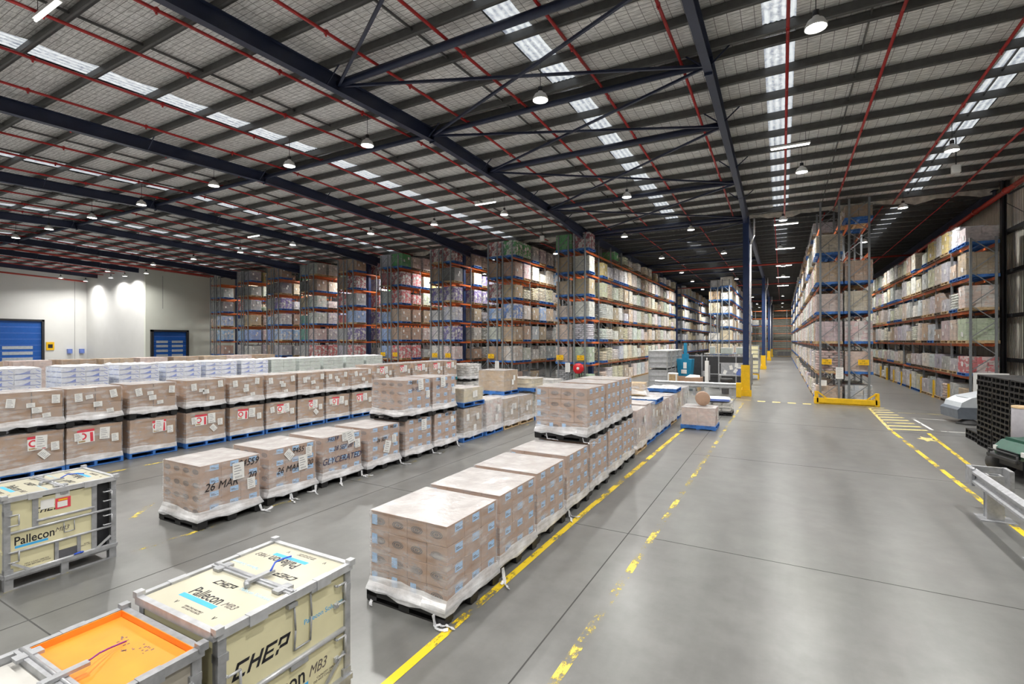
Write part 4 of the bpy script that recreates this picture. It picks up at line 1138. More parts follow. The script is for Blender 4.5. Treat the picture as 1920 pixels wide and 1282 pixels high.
for ri, xs_ in enumerate(RACKX):
    nb = 11 if ri == 0 else (5 if ri < 4 else 4)
    if ri == 0: lab = 'long grey and orange double pallet rack behind the red fire hose reel'
    elif ri == 8: lab = 'orange and grey double pallet rack next to the white wall'
    else: lab = f'orange and grey double pallet rack, {ORD[ri]} one counted from the hose reel rack'
    rk = rack(lab, [(xs_[0], xs_[1]), (xs_[2], xs_[3])], 30.0, nb, 2.72, LV_L, 10.05, [xs_[3]], [xs_[0], xs_[1], xs_[2]])
    rk['group'] = 'double pallet racks'
    xr, xl = (xs_[0] + xs_[3]) / 2 + .60, (xs_[0] + xs_[3]) / 2 - .60
    for lv in range(7):
        z = 0 if lv == 0 else LV_L[lv - 1] + .002
        plan = PLAN[ri][lv]
        nspots = nb * 2 if ri == 0 else len(plan) - 1
        for p in range(-1, nspots):
            it = plan[p + 1] if p + 1 < len(plan) else (FILL[0][(p * 5 + lv * 3 + p // 3) % 12] if not (lv == 6 and (p * 7) % 5 < 2) else 0)
            if not it: continue
            if ri in (0, 2, 4, 8) and p == 1: continue                 # the column stands here
            q = 0 if p < 0 else p
            y = 30.0 + .70 + (q // 2) * 2.72 + (q % 2) * 1.32
            tall = .95 if lv == 6 else .8 if (lv == 0 and ri) else (1.0 if (p * 3 + lv) % 7 else .7)
            if lv == 6 and ri == 0 and p > 3: tall = .6
            add_load(RN[ri], lv, 'end spot, far side' if p < 0 else f'{ordn(p)} from near end', xl if p < 0 else xr, y, z, K[it[0]], CC[it[1]], tall)
# racks of the rear hall, small in the picture
def rear_rack(label, x0, x1, y0, y1, facex, levels, seed):
    rk = thing('pallet_rack', label, 'rack', (0, y0, 0)); r = random.Random(seed)
    n = int((y1 - y0) / 2.75); pm = post_mesh(9.8); bm = boxmesh('beam', [M['rack_orange']], -.025, .025, .04, 2.71, -.13, 0)
    pos = sorted({x0, x1, x0 + .72, x1 - .72})
    for k in range(n + 1):
        for x in pos: link('post', pm, rk, (x, k * 2.75, 0))
    for x, x2 in ((pos[0], pos[1]), (pos[-2], pos[-1])): link('frame_brace', brace_mb(x, x2, 9.8).mesh('frame_brace', [M['rack_grey']]), rk)
    for z in levels:
        for k in range(n): link('beam', bm, rk, (facex, k * 2.75, z))
    for x in {x0 + .36, x1 - .36}:
        b = MB()
        for li, z in enumerate([0] + levels):
            for k in range(n * 2):
                if r.random() < .12 or (abs(x - facex) > .8 and k > 1): continue
                y = .70 + (k // 2) * 2.75 + (k % 2) * 1.33; h = r.uniform(.6, 1.12)
                m = r.choice([0, 0, 0, 1, 1, 2, 3]); i0 = len(b.v)
                b.box(x - .55, x + .55, y - .52, y + .52, z + .14, z + .14 + h, m); b.box(x - .58, x + .58, y - .58, y + .58, z, z + .12, 4)
        o = link('distant_loads', b.mesh('distant_loads', [M['st_w'], M['st_c'], M['st_t'], M['st_g'], M['blue_wood']]), rk, (0, 0, 0)); o['kind'] = 'stuff'
    return rk
for k_, c_ in (('st_w', WHITE), ('st_c', CREAM), ('st_t', TAN), ('st_g', LGREY)): M[k_] = plain('distant_' + CN[c_].replace(' ', '_') + '_loads', c_, .6, var=.3, nscale=2.5)
rear_rack('rear double rack farther along the aisle past the second navy column', -13.0, -11.16, 64.5, 106, -11.16, LV_L[:6], 3)
rear_rack('rear double rack whose end stands beyond the cage work area', -6.9, -5.0, 58.0, 104, -5.0, LV_L[:6], 4)
rk = thing('pallet_rack', 'almost empty orange-beamed rack against the far end wall', 'rack', (0, 109.5, 0))
for x in [-12.9 + 2.75 * k for k in range(9)]:
    for y in (0, .9): link('post', post_mesh(9.3), rk, (x, y, 0))
for z in LV_L[:6]:
    for k in range(8): link('beam', boxmesh('beam', [M['rack_orange']], .04, 2.71, -.025, .025, -.13, 0), rk, (-12.9 + 2.75 * k, 0, z))
for x, z, c, key, lab in ((-4.6, LV_L[3], WHITE, ('carton', 2, 2, 3, .33), 'white cartons high on the end wall rack beside the navy columns'), (-3.0, LV_L[3], LGREY, ('carton', 3, 3, 4, .25), 'pale grey cartons high on the end wall rack, nearer the main aisle'), (-7.2, LV_L[1], WHITE, ('wrapped', .95, 2), 'white wrapped load low on the end wall rack'), (-5.8, LV_L[4], CREAM, ('carton', 2, 2, 3, .33), 'cream cartons, topmost on the end wall rack')):
    rload(key, x, 109.95, z, c, lab, 'blue_s')
for i, x in enumerate((-.2, .95)): rload(('carton', 2, 2, 2, .4), x, 108.2, 0, DGREY, f'dark crate load, {ordn(i)} of two on the floor before the end wall', 'wood_s')
# right double rack in the main aisle and the rack along the metal wall
rk = rack('tall double pallet rack with yellow end guard beside the main aisle', [(1.71, 2.50), (2.92, 3.73)], 29.3, 12, 2.75, LV_R, 10.15, [1.71], [2.50, 2.92, 3.73])
MA = 'main aisle rack'
ENDL = [('cP', 'pL'), ('sP', 'cP'), ('cP', 'pP'), ('cP', 'cP'), ('cT', 'cT'), ('cP', 0), (0, 'cK')]
FR = ['cW', 'sW', 'cP', 'wP', 'cL', 'sP', 'cW', 'cT', 'wW', 'cC', 'sW', 'cP']
for lv in range(7):
    z = 0 if lv == 0 else LV_R[lv - 1] + .002
    for p in range(24):
        it = ENDL[lv][0] if p == 0 else FR[(p * 5 + lv * 7 + p // 4) % 12]
        if (lv == 6 and (p == 0 or p % 3 == 1)) or (lv == 5 and p % 7 == 3): continue
        y = 29.3 + .70 + (p // 2) * 2.75 + (p % 2) * 1.33
        add_load(MA, lv, f'{ordn(p)} from near end', 2.10, y, z, K[it[0]], CC[it[1]], .8 if lv in (0, 6) else 1)
    for p in range(3):
        it = ENDL[lv][1] if p == 0 else FR[(p * 3 + lv) % 12]
        if not it or (lv == 5 and p < 3): continue
        add_load(MA, lv, f'{ordn(p)} on the wall side', 3.32, 29.3 + .70 + (p // 2) * 2.75 + (p % 2) * 1.33, z + (.15 if lv == 6 else 0), K[it[0]], CC[it[1]], .8 if lv in (0, 6) else 1)
rear_rack('long continuation of the main aisle rack, deep in the rear hall', 1.71, 3.73, 62.6, 104, 1.71, LV_R, 6)
rk = rack('pallet rack along the corrugated metal wall', [(7.45, 8.31)], 29.3, 15, 2.75, LV_W, 7.75, [7.45], [8.31])
WFILL = ['cW', 'wC', 'cL', 'cP', 'wL', 'cW', 'sW', 'cC', 'cT', 'wW', 'cL', 'cC']
WEND = [['cT', 'cL', 'sC', 'wG', 'wG'], ['pR', 'cL', 'cG', 'cG', 'wL'], ['cn', 'cC', 'cP', 'cT', 'cL'], ['pP', 'sW', 'cL', 'cT', 'wL'], ['cT', 'cC', 'cL', 'cC', 'cC'], ['cL', 'wW', 'cY', 'wW', 'cY']]
for lv in range(6):
    z = 0 if lv == 0 else LV_W[lv - 1] + .002
    for p in range(30):
        it = WEND[lv][p] if p < 5 else WFILL[(p * 5 + lv * 3 + p // 5) % 12]
        if p > 5 and (p * 11 + lv * 5) % 13 == 0: continue
        y = 29.3 + .70 + (p // 2) * 2.75 + (p % 2) * 1.33
        add_load('metal wall rack', lv, f'{ordn(p)} from near end', 7.88, y, z, K[it[0]], CC[it[1]], .75 if lv in (1,) or (p + lv) % 5 == 0 else 1)
for k in range(1, 9):
    y = 29.3 + 2.75 * k
    t = thing('post_guard', f'yellow floor guard at the {ordn(k - 1)} inner post of the metal wall rack', 'guard', (7.33, y, 0), 0, 'yellow post guards')
    b = MB(); b.box(-.05, .05, -.07, .07, 0, .95); b.box(-.09, .06, -.11, .11, 0, .02); link('guard', b.mesh('guard', [M['safety']]), t)
# signs and notices on the rack ends
def sign(x, y, z, l1, l2, label, w=.42, h=.27):
    t = thing('rack_sign', label, 'sign', (x, y, z), 0, 'yellow rack signs')
    b = MB(); b.cbox(-w / 2, w / 2, -.006, 0, -h / 2, h / 2, .002); link('plate', b.mesh('plate', [M['sign_y']]), t)
    text(t, l1, (0, -.0075, h * .2), ROT_NY, h * .36, M['ink']); text(t, l2, (0, -.0075, -h * .2), ROT_NY, h * .36, M['ink'])
sign(1.98, 29.262, 2.05, 'D8', '102-178', 'yellow D8 sign on the main aisle rack end')
sign(3.50, 29.262, 2.05, 'D9', '001-077', 'yellow D9 sign on the main aisle rack end', .44)
for i, (x, lbl, l2) in enumerate(((-12.9, 'D7 102-178', 'far post of the hose reel rack'), (-11.45, 'D6 001-077', 'reel side of the hose reel rack'), (-18.25, 'D5 102-178', 'second rack from the hose reel'), (-22.05, 'D4 001-077', 'third rack, reel side'), (-23.3, 'D3 102-178', 'third rack, far side'), (-28.6, 'D2 102-178', 'fourth rack, far side'), (-27.3, 'D1 001-077', 'fourth rack, reel side'))):
    a, c = lbl.split(); sign(x, 29.962, 2.0, a, c, f'small yellow sign on the {l2}', .5, .32)
def notice(x, y, z, w, h, label):
    t = thing('notice_sheet', label, 'notice', (x, y, z)); b = MB(); b.box(-w / 2, w / 2, -.008, 0, -h / 2, h / 2)
    link('sheet', b.mesh('sheet', [M['paper']]), t)
    b = MB()
    for k in range(9): b.box(-w * .4, w * (.15 + .2 * (k % 2)), -.0095, -.0082, h * (.38 - .09 * k), h * (.40 - .09 * k))
    link('printed_lines', b.mesh('printed_lines', [M['paper_lines']]), t)
notice(2.52, 29.262, 1.50, .32, .58, 'tall white notice between the two yellow aisle rack signs')
notice(1.86, 29.262, .98, .24, .28, 'small pale yellow notice low on the main aisle rack')
notice(-12.35, 29.962, 1.35, .34, .62, 'white notice beside the fire hose reel')
notice(-17.75, 29.962, 1.35, .34, .62, 'white notice on the second rack from the hose reel')
# yellow end guards
def end_guard(x0, x1, y, label):
    t = thing('end_guard', label, 'guard', ((x0 + x1) / 2, y, 0)); w = (x1 - x0) / 2
    b = MB(); b.cbox(-w, w, -.09, .09, .06, .30, .01); b.box(-w, w, -.05, .05, 0, .06); link('rail', b.mesh('rail', [M['safety']]), t)
    for s in (-1, 1):
        b = MB(); b.cbox(s * w - .09, s * w + .09, -.09, .55, .0, .30, .01); b.box(s * w - .08, s * w + .08, .0, .12, .28, .62); link('corner_post', b.mesh('corner_post', [M['safety']]), t)
        b = MB(); b.bar((s * (w - .05), -.02, .6), (s * (w - .45), -.02, .26), .06, .06, up=(0, 1, 0)); link('knee_brace', b.mesh('knee_brace', [M['safety']]), t)
end_guard(1.50, 3.95, 28.55, 'thick yellow barrier across the end of the main aisle rack')
end_guard(-18.8, -16.3, 29.3, 'yellow barrier at the foot of the second rack from the hose reel')
t = thing('cardboard_box', 'open tan cardboard box standing behind the yellow barrier', 'box', (-17.2, 29.62, .30))
b = MB(); b.cbox(-.45, .45, -.2, .2, 0, .85, .01); link('box_body', b.mesh('box_body', [M['carton']]), t); b = MB(); b.box(-.455, .455, -.205, .205, .55, .58); link('tape', b.mesh('tape', [M['wood']]), t)
b = MB(); b.box(-.45, .45, -.2, .2, -.3, -.005); link('base_block', b.mesh('base_block', [M['wood']]), t)
t = thing('fire_hose_reel', 'red fire hose reel with white hub on the rack end', 'hose reel', (-11.5, 29.72, 1.32))
b = MB(); b.lathe([(.0, -.10), (.33, -.10), (.34, -.08), (.33, -.06), (.2, -.05), (.2, .05), (.33, .06), (.34, .08), (.33, .1), (0, .1)], (0, 0, 0), 28, 0, 'y'); link('drum', b.mesh('drum', [M['red']]), t)
b = MB(); b.lathe([(.0, -.115), (.10, -.115), (.10, -.10)], (0, 0, 0), 16, 0, 'y'); link('hub', b.mesh('hub', [M['white']]), t)
b = MB(); b.box(-.03, .03, .1, .2, -1.32, .1); b.path([(.25, 0, -.1), (.2, 0, -.5), (.05, 0, -.75), (-.1, 0, -.5)], .02, 6); link('bracket', b.mesh('bracket', [M['dark']]), t)

# ------------------------------------------------------------------ folding bulk containers
def block_letters(parent, loc, rot, h, mat):
    """slanted square capitals C H E P built from strokes"""
    b = MB(); w, t = h * .82, h * .2
    strokes = {0: [(0, 0, w, t), (0, h - t, w, h), (0, 0, t, h)], 1: [(0, 0, t, h), (w - t, 0, w, h), (t, h * .42, w - t, h * .42 + t)],
               2: [(0, 0, t, h), (0, 0, w, t), (0, h - t, w, h), (0, h * .42, w * .85, h * .42 + t * .8)], 3: [(0, 0, t, h * .3), (0, h - t, w, h), (w - t, h * .3, w, h), (t * .9, h * .3, w, h * .3 + t), (0, h * .55, t, h)]}
    x0 = -2 * w - 1.5 * h * .16
    for k in range(4):
        for xa, ya, xb, yb in strokes[k]:
            q = [(x0 + x + .38 * (y - h / 2), y - h / 2, 0) for x, y in ((xa, ya), (xb, ya), (xb, yb), (xa, yb))]
            b.face([(x, y, .0008) for x, y, _ in q])
        x0 += w + h * .16
    return link('lettering', b.mesh('lettering', [mat]), parent, loc, rot)
def rect_loop(b, x, y0, y1, z0, z1, r=.009, m=0):
    """a wire handle on a face that looks along +X"""
    b.path([(x, y0, z0), (x + .03, y0, z0), (x + .03, y1, z0), (x + .03, y1, z1), (x + .03, y0, z1), (x, y0, z1)], r, 6, m)
def container(name, label, x, y, H, style, rz=0):
    """base centre x, y; long side 1.17 along Y, 1.02 along X"""
    t = thing(name, label, 'container', (x, y, 0), rz)
    W, D = .51, .585
    for sx in (-1, 1):
        for sy in (-1, 1):
            b = MB(); b.box(sx * W - (.06 if sx > 0 else 0), sx * W + (.06 if sx < 0 else 0), sy * D - (.06 if sy > 0 else 0), sy * D + (.06 if sy < 0 else 0), 0, H - .05)
            b.box(sx * W - (.075 if sx > 0 else -.0), sx * W + (.075 if sx < 0 else .0) + .006 * sx, sy * D - (.085 if sy > 0 else 0), sy * D + (.085 if sy < 0 else 0), 0, .26)
            b.box(sx * W - (.07 if sx > 0 else -.0), sx * W + (.07 if sx < 0 else .0) + .005 * sx, sy * D - (.075 if sy > 0 else 0), sy * D + (.075 if sy < 0 else 0), .80 * H, .85 * H)
            link('corner_post', b.mesh('corner_post', [M['galv']]), t)
    b = MB(); b.box(-W + .01, W - .01, -D + .02, D - .02, .12, .17)
    for s in (-1, 1):
        b.box(s * W - .03, s * W + .03, -D, D, .155, .20); b.box(s * W - .02, s * W + .02, -.04, .04, 0, .16); b.box(-W, W, s * D - .02, s * D + .02, .155, .20)
    b.box(W - .01, W + .004, -D, D, 0, .02)
    link('base_frame', b.mesh('base_frame', [M['galv']]), t)
    pm = M['cream'] if style != 'plain' else M['beige_grey']
    zt = H - .06
    b = MB(); b.box(-W + .01, -W + .03, -D + .05, D - .05, .18, zt); link('rear_panel', b.mesh('rear_panel', [pm]), t)
    for s in (-1, 1):
        b = MB(); b.box(-W + .05, W - .05, s * (D - .02) - .01, s * (D - .02) + .01, .18, zt)
        for z in (.45, .72): b.box(-W + .05, W - .05, s * (D - .005) - .015, s * (D - .005) + .015, z, z + .04)
        link('end_panel', b.mesh('end_panel', [pm, M['galv']]), t)
    F = W - .022          # outer face of the front panels
    def panel(y0, y1, z0, z1, m=None, dx=0, nm='front_panel'): return link(nm, boxmesh('front_panel', [m or pm], F - .02, F + dx, y0, y1, z0, z1), t)
    def rail(y0, y1, z, r=.018, nm='rail'):
        b = MB(); b.tube((F + .012, y0, z), (F + .012, y1, z), r, n=8); b.box(F - .01, F + .014, y0, y1, z - r, z - r * .2); return link(nm, b.mesh('rail', [M['galv_lt']]), t)
    if style == 'tall':
        panel(-D + .06, D - .06, .62, zt); panel(-D + .06, D - .06, .19, .60)
        rail(-D + .06, D - .06, .61, .022)
        b = MB(); b.box(F, F + .028, -.02, .14, .555, .60); link('latch_plate', b.mesh('latch_plate', [M['galv']]), t)
        b = MB(); x = F + .012
        b.path([(x, .02, zt - .05), (x + .015, .02, .86), (x, .02, .70), (x, .17, .70), (x + .015, .17, .90), (x, .17, zt + .02)], .008, 6); b.box(x - .01, x + .03, -.05, .03, zt - .05, zt - .02); b.box(x - .01, x + .03, .16, .22, zt - .02, zt + .01)
        link('latch_loop', b.mesh('latch_loop', [M['galv']]), t)
        for y0, z0 in ((-.52, .66), (.43, .86), (.43, .40), (-.52, .36)):
            b = MB(); rect_loop(b, F, y0, y0 + .09, z0, z0 + .16, .010); b.box(F, F + .02, y0 - .015, y0 + .03, z0 - .03, z0 + .01); link('handle', b.mesh('handle', [M['galv_lt']]), t)
        for s in (-1, 1):
            b = MB(); b.bar((F + .02, s * (D - .07), .42), (F + .02, s * (D - .32), .20), .025, .015, up=(1, 0, 0)); link('corner_brace', b.mesh('corner_brace', [M['galv']]), t)
        block_letters(t, (F + .001, -.24, .80), ROT_PX, .115, M['ink'])
        text(t, 'Pallecon Solutions', (F + .001, .33, .86), ROT_PX, .058, M['pc_blue'])
        text(t, 'Pallecon', (F + .001, -.12, .44), ROT_PX, .19, M['ink'], sx=.8, off=.002); link('logo_bar', boxmesh('logo_bar', [M['pc_blue']], F, F + .001, -.40, .16, .33, .37), t)
        text(t, 'MB3', (F + .0015, .25, .43), ROT_PX, .12, M['ink_grey'], shear=.35, sx=.8)
        text(t, 'CAPACITY 1000 L\nDO NOT STACK OPEN', (F + .001, .34, .33), ROT_PX, .025, M['ink_grey'])
    elif style == 'doors':
        panel(-D + .06, -.32, .72, zt); panel(-.26, .30, .73, zt - .02, dx=.012); panel(-D + .06, .32, .47, .70); panel(-D + .06, -.10, .20, .45); panel(-.05, .14, .32, .45); panel(.18, .32, .20, .45)
        link('grey_plate', boxmesh('grey_plate', [M['grey_plastic']], F - .02, F + .01, -.05, .14, .20, .32), t)
        link('gap_shade_plate', boxmesh('gap_shade_plate', [M['dark']], F - .06, F - .05, .32, D - .06, .20, zt), t)  # dark plate painted in for the shade inside the open gap
        for z in (.71, .46): rail(-D + .06, D - .06, z, .016)
        rail(-.28, .33, .79, .018); rail(-D + .06, D - .06, .195, .018)
        for y in (-.29, .33): link('mid_post', boxmesh('mid_post', [M['galv']], F - .015, F + .016, y - .03, y + .03, .70 if y < 0 else .2, zt), t)
        for y in (-.075, .16): link('mid_post', boxmesh('mid_post', [M['galv']], F - .015, F + .016, y - .02, y + .02, .2, .46), t)
        for y0, z0 in ((-.54, .80), (.44, .84), (.44, .50), (-.54, .34)):
            b = MB(); rect_loop(b, F, y0, y0 + .09, z0, z0 + .13, .009); link('handle', b.mesh('handle', [M['galv_lt']]), t)
        b = MB(); b.path([(F + .01, -.02 + .02, .68), (F + .02, .0, .55), (F + .02, .11, .55), (F + .01, .11, .68)], .006, 6); b.box(F, F + .03, -.04, .04, zt - .04, zt + .01); link('latch_loop', b.mesh('latch_loop', [M['galv']]), t)
        for s in (-1, 1):
            b = MB(); b.bar((F + .03, s * (D - .07), .33), (F + .03, s * (D - .26), .18), .03, .012, up=(1, 0, 0)); link('corner_brace', b.mesh('corner_brace', [M['galv_lt']]), t)
        link('paper_label', boxmesh('paper_label', [M['paper']], F + .012, F + .015, -.24, -.10, .92, 1.04), t)
        link('paper_label', boxmesh('paper_label', [M['paper']], F + .012, F + .015, -.09, .06, 1.03, 1.13), t)
        link('red_pouch', boxmesh('red_pouch', [M['red_print']], F + .012, F + .016, -.09, .07, .88, 1.02), t)
        link('pouch_sheet', boxmesh('pouch_sheet', [M['paper']], F + .016, F + .0175, -.07, .035, .90, .975), t); link('pouch_stripe', boxmesh('pouch_stripe', [M['sign_y']], F + .016, F + .0175, -.06, .035, .985, 1.005), t)
        block_letters(t, (F + .0135, -.17, .92), ROT_PX, .07, M['ink'])
        text(t, 'Pallecon', (F + .001, -.29, .585), ROT_PX, .15, M['ink'], sx=.8, off=.002); text(t, 'MB3', (F + .001, -.02, .60), ROT_PX, .08, M['ink_grey'], .35)
        link('logo_bar', boxmesh('logo_bar', [M['pc_blue']], F, F + .001, -.48, -.16, .50, .53), t)
        text(t, 'MAX LOAD 1000 KG\nCLOSE BEFORE LIFTING', (F + .001, -.27, .26), ROT_PX, .026, M['ink_grey']); text(t, 'RATED\nGROSS 1195 KG', (F + .001, .25, .30), ROT_PX, .02, M['ink_grey'])
        b = MB(); b.path([(F + .03, .1, .215), (F + .05, .16, .225), (F + .03, .2, .215)], .012, 6); link('blue_tie', b.mesh('blue_tie', [M['blue_tie']]), t)
    else:
        panel(-D + .06, D - .06, .60, zt); panel(-D + .06, D - .06, .19, .58); rail(-D + .06, D - .06, .59, .02)
        for y0, z0 in ((-.52, .66), (.43, .74), (.43, .36)):
            b = MB(); rect_loop(b, F, y0, y0 + .09, z0, z0 + .15, .010); link('handle', b.mesh('handle', [M['galv']]), t)
    # lid: raised rim, two halves, hinge bar
    deep = style == 'plain'
    b = MB(); k = .03
    for s in (-1, 1):
        b.box(s * W - k, s * W + k * .6, -D - .01, D + .01, H - .06, H); b.box(-W, W, s * D - k, s * D + k * .5, H - .06, H)
        for y in (-.30, .28): b.box(s * W - .035, s * W + .028, y - .07, y + .07, H - .075, H + .004)
    for sx in (-1, 1):
        for sy in (-1, 1): b.box(sx * W - .03, sx * W + .03, sy * D - .03, sy * D + .03, H - .02, H + .03)
    link('lid_rim', b.mesh('lid_rim', [M['galv_lt'] if not deep else M['galv']]), t)
    zl = H - (.015 if not deep else .045)
    for s, nm in ((-1, 'lid_half'), (1, 'lid_half')):
        mt = M['cream_top'] if not deep else (M['off_white'] if s < 0 else M['orange_lid'])
        b = MB(); b.box(-W + .03, W - .03, min(s * .03, s * (D - .03)), max(s * .03, s * (D - .03)), zl - .02, zl)
        if deep and s > 0:
            pass
        o = link(nm, b.mesh('lid_half', [mt]), t)
        if deep: o['label'] = 'orange lid half' if s > 0 else 'white lid half'
        if deep and s > 0: link('lid_lip', (lambda q: (q.box(-W + .03, -W + .036, .03, D - .03, zl, H), q.box(W - .036, W - .03, .03, D - .03, zl, H), q.box(-W + .03, W - .03, D - .036, D - .03, zl, H), q)[-1])(MB()).mesh('lid_lip', [M['orange_lid']]), t)
    b = MB(); b.box(-W, W, -.035, .035, H - .05, H + .004); b.tube((-W, 0, H + .004), (W, 0, H + .004), .012, n=8)
    for x in (-W + .12, W - .12): b.box(x - .04, x + .04, -.07, .07, H - .01, H + .012)
    link('hinge_bar', b.mesh('hinge_bar', [M['galv']]), t)
    b = MB(); b.bar((.08, -.10, H + .02), (.08, .14, H + .02), .05, .022); b.tube((.08, -.10, H + .02), (.12, -.12, H + .005), .022, n=8); link('lid_latch', b.mesh('lid_latch', [M['galv']]), t)
    if not deep:
        z = zl + .0008
        for s in (-1, 1):
            rz_ = PI / 2 if s < 0 else -PI / 2
            rz_ = 0 if s < 0 else PI
            R3 = (0, 0, (-PI / 2 if s < 0 else PI / 2) + PI / 2)
            block_letters(t, (-.10 if s < 0 else .2, s * .16, z), (0, 0, 0 if s < 0 else PI), .062, M['ink'])
            text(t, 'Pallecon', (-.05, s * .33, z), (0, 0, 0 if s < 0 else PI), .145, M['ink'], sx=.8, off=.001)
            text(t, 'MB3', (-.05 - s * .29, s * .34, z), (0, 0, 0 if s < 0 else PI), .08, M['ink_grey'], .35)
            link('logo_bar', boxmesh('logo_bar', [M['pc_blue']], -.27, .17, s * .405 - .022, s * .405 + .022, z - .001, z + .0002), t)
            text(t, 'Pallecon Solutions', (.25 if s < 0 else -.3, s * .14, z), (0, 0, 0 if s < 0 else PI), .05, M['pc_pale'])
            text(t, 'OPEN THIS HALF FIRST\nLIFT AND FOLD BACK', (.05, s * .50, z), (0, 0, 0 if s < 0 else PI), .022, M['ink_grey'])
            for xx in (-.18, .30): text(t, 'V', (xx, s * .49, z), (0, 0, 0 if s < 0 else PI), .05, M['ink'])
        b = MB(); b.path([(.10, .10, H + .035), (.02, .20, H + .05), (-.02, .30, H + .03), (-.06, .42, H + .0)], .007, 6); link('blue_tie', b.mesh('blue_tie', [M['blue_tie']]), t)
    else:
        b = MB(); b.path([(.08, .14, H + .03), (.02, .22, H + .015), (-.03, .30, H - .01), (-.06, .40, H - .03)], .006, 6); link('purple_tie', b.mesh('purple_tie', [M['purple']]), t)
        r = random.Random(3); b = MB()
        for cx, cy in ((-.1, .40), (.1, .42), (-.02, .36)):
            for k2 in range(9):
                x, y = cx + r.uniform(-.08, .08), cy + r.uniform(-.03, .03); b.box(x, x + .012, y, y + r.uniform(.004, .02), zl, zl + .0006)
        o = link('pen_marks', b.mesh('pen_marks', [M['ink_grey']]), t); o['kind'] = 'stuff'
    return t
container('bulk_container', 'cream folding container with red-edged pouch, alone by the kraft row', -8.965, 2.85, 1.165, 'doors', .005)
container('bulk_container', 'cream lidded folding container with big black lettering, front of frame', -3.85, 2.51, 1.165, 'tall', .01)
container('bulk_container', 'grey-framed container whose lid is half orange, half white', -3.89, 1.265, 1.09, 'plain', .01)

# ------------------------------------------------------------------ right side: sweeper, black pallets, cart, barrier
t = thing('floor_sweeper', 'pale grey ride-on floor sweeper with dark skirt by the metal wall', 'sweeper', (7.1, 24.9, 0), rad(10))
def profile(b, pts, y0, y1, m=0, inset=.0):
    n = len(pts)
    A = [(x, y0, z) for x, z in pts]; B = [(x, y1, z) for x, z in pts]
    b.face(A, m); b.face(B[::-1], m)
    for k in range(n):
        l = (k + 1) % n; b.face([A[l], A[k], B[k], B[l]], m)
b = MB(); profile(b, [(-1.28, .52), (-1.22, .72), (-.95, .88), (-.2, 1.06), (.35, 1.08), (.35, .52)], -.55, .55); profile(b, [(-1.0, .87), (-.3, 1.04), (.2, 1.10), (.2, 1.06), (-.95, .85)], -.38, .38)
link('hood', b.mesh('hood', [M['sweep_lt']]), t)
b = MB(); profile(b, [(-1.34, .18), (-1.36, .48), (-1.28, .56), (.35, .56), (1.1, .60), (1.1, .2), (.25, .2), (.18, .45), (-.38, .45), (-.46, .16)], -.58, .58); link('skirt', b.mesh('skirt', [M['sweep_dk']]), t)
b = MB(); profile(b, [(.36, .56), (-.05, .58), (.42, 1.06), (1.1, 1.10), (1.1, .56)], -.585, .585); b.box(.55, 1.0, -.5, .5, 1.08, 1.25); link('rear_cowl', b.mesh('rear_cowl', [M['sweep_dk']]), t)
for x in (-.1,):
    for s in (-1, 1):
        b = MB(); b.lathe([(0, -.07), (.2, -.07), (.24, -.05), (.24, .05), (.2, .07), (0, .07)], (x, s * .6, .24), 18, 0, 'y'); link('wheel', b.mesh('wheel', [M['rubber']]), t)
b = MB(); b.lathe([(0, 0), (.12, .0), (.3, -.12), (.32, -.16), (0, -.16)], (-1.0, -.42, .17), 18); link('side_brush', b.mesh('side_brush', [M['rubber']]), t)
b = MB(); b.box(-1.15, -1.1, -.52, -.46, .66, .76); b.box(-.62, -.58, -.56, -.55, .62, .72); link('catch', b.mesh('catch', [M['dark']]), t)
t.scale = (1.1, 1.1, 1.12)
t = thing('notice_board', 'white blank board leaning behind the black pallet stacks', 'board', (7.55, 27.2, 0))
b = MB(); b.box(-.55, .55, -.02, .02, .85, 1.78); link('panel', b.mesh('panel', [M['white']]), t); b = MB(); b.box(-.5, -.45, -.03, .03, 0, .9); b.box(.45, .5, -.03, .03, 0, .9); b.box(-.6, .6, -.2, .2, 0, .03); link('stand', b.mesh('stand', [M['galv']]), t)
b = MB()      # plain black pallet, open sides with blocks
a = .5825
def black_pallet(b):
    b.box(-a, a, -a, a, .118, .150); b.box(-a, a, -a, a, .0, .016)
    for y in (-a + .02, -.30, 0, .30, a - .02):
        for x in (-a + .05, -.3, 0, .3, a - .05): b.box(x - .05, x + .05, y - .022, y + .022, .016, .118)
    for x in (-.45, .45): b.box(x - .02, x + .02, -a, a, .062, .075)
bp_me = one(black_pallet, 'black_pallet', [M['black_plastic']])
SY = [19.15, 17.94, 16.73]
for si, (y, n) in enumerate(zip(SY, (14, 14, 14))):
    for k in range(n):
        o = link('black_pallet', bp_me, None, (5.75 + R.uniform(-.012, .012), y + R.uniform(-.012, .012), k * .1505))
        tag(o, f'black plastic pallet, {ordn(k)} from the floor in the {("stack by the sweeper", "middle stack", "stack behind the green cart")[si]}', 'pallet', 'stacked black pallets')
for k in range(2):
    o = link('black_pallet', bp_me, None, (5.80, 20.42, k * .1505)); tag(o, f'black plastic pallet, {("lower", "upper")[k]} one of the flat pair beside the sweeper', 'pallet', 'stacked black pallets')
for si, y in enumerate(SY[:2]):
    for k in range(14):
        o = link('black_pallet', bp_me, None, (6.95, y, k * .1505)); tag(o, f'black plastic pallet, {ordn(k)} from the floor, rear stack behind the {("stack by the sweeper", "middle stack")[si]}', 'pallet', 'stacked black pallets')
t = thing('film_roll', 'tall grey roll with pale core standing behind the green cart', 'roll', (5.0, 15.86, .0))
b = MB(); b.lathe([(0, 0), (.25, 0), (.235, 1.55), (.16, 1.555)], n=28); link('film', b.mesh('film', [plain('grey_film_roll', (.25, .24, .26), .55)]), t)
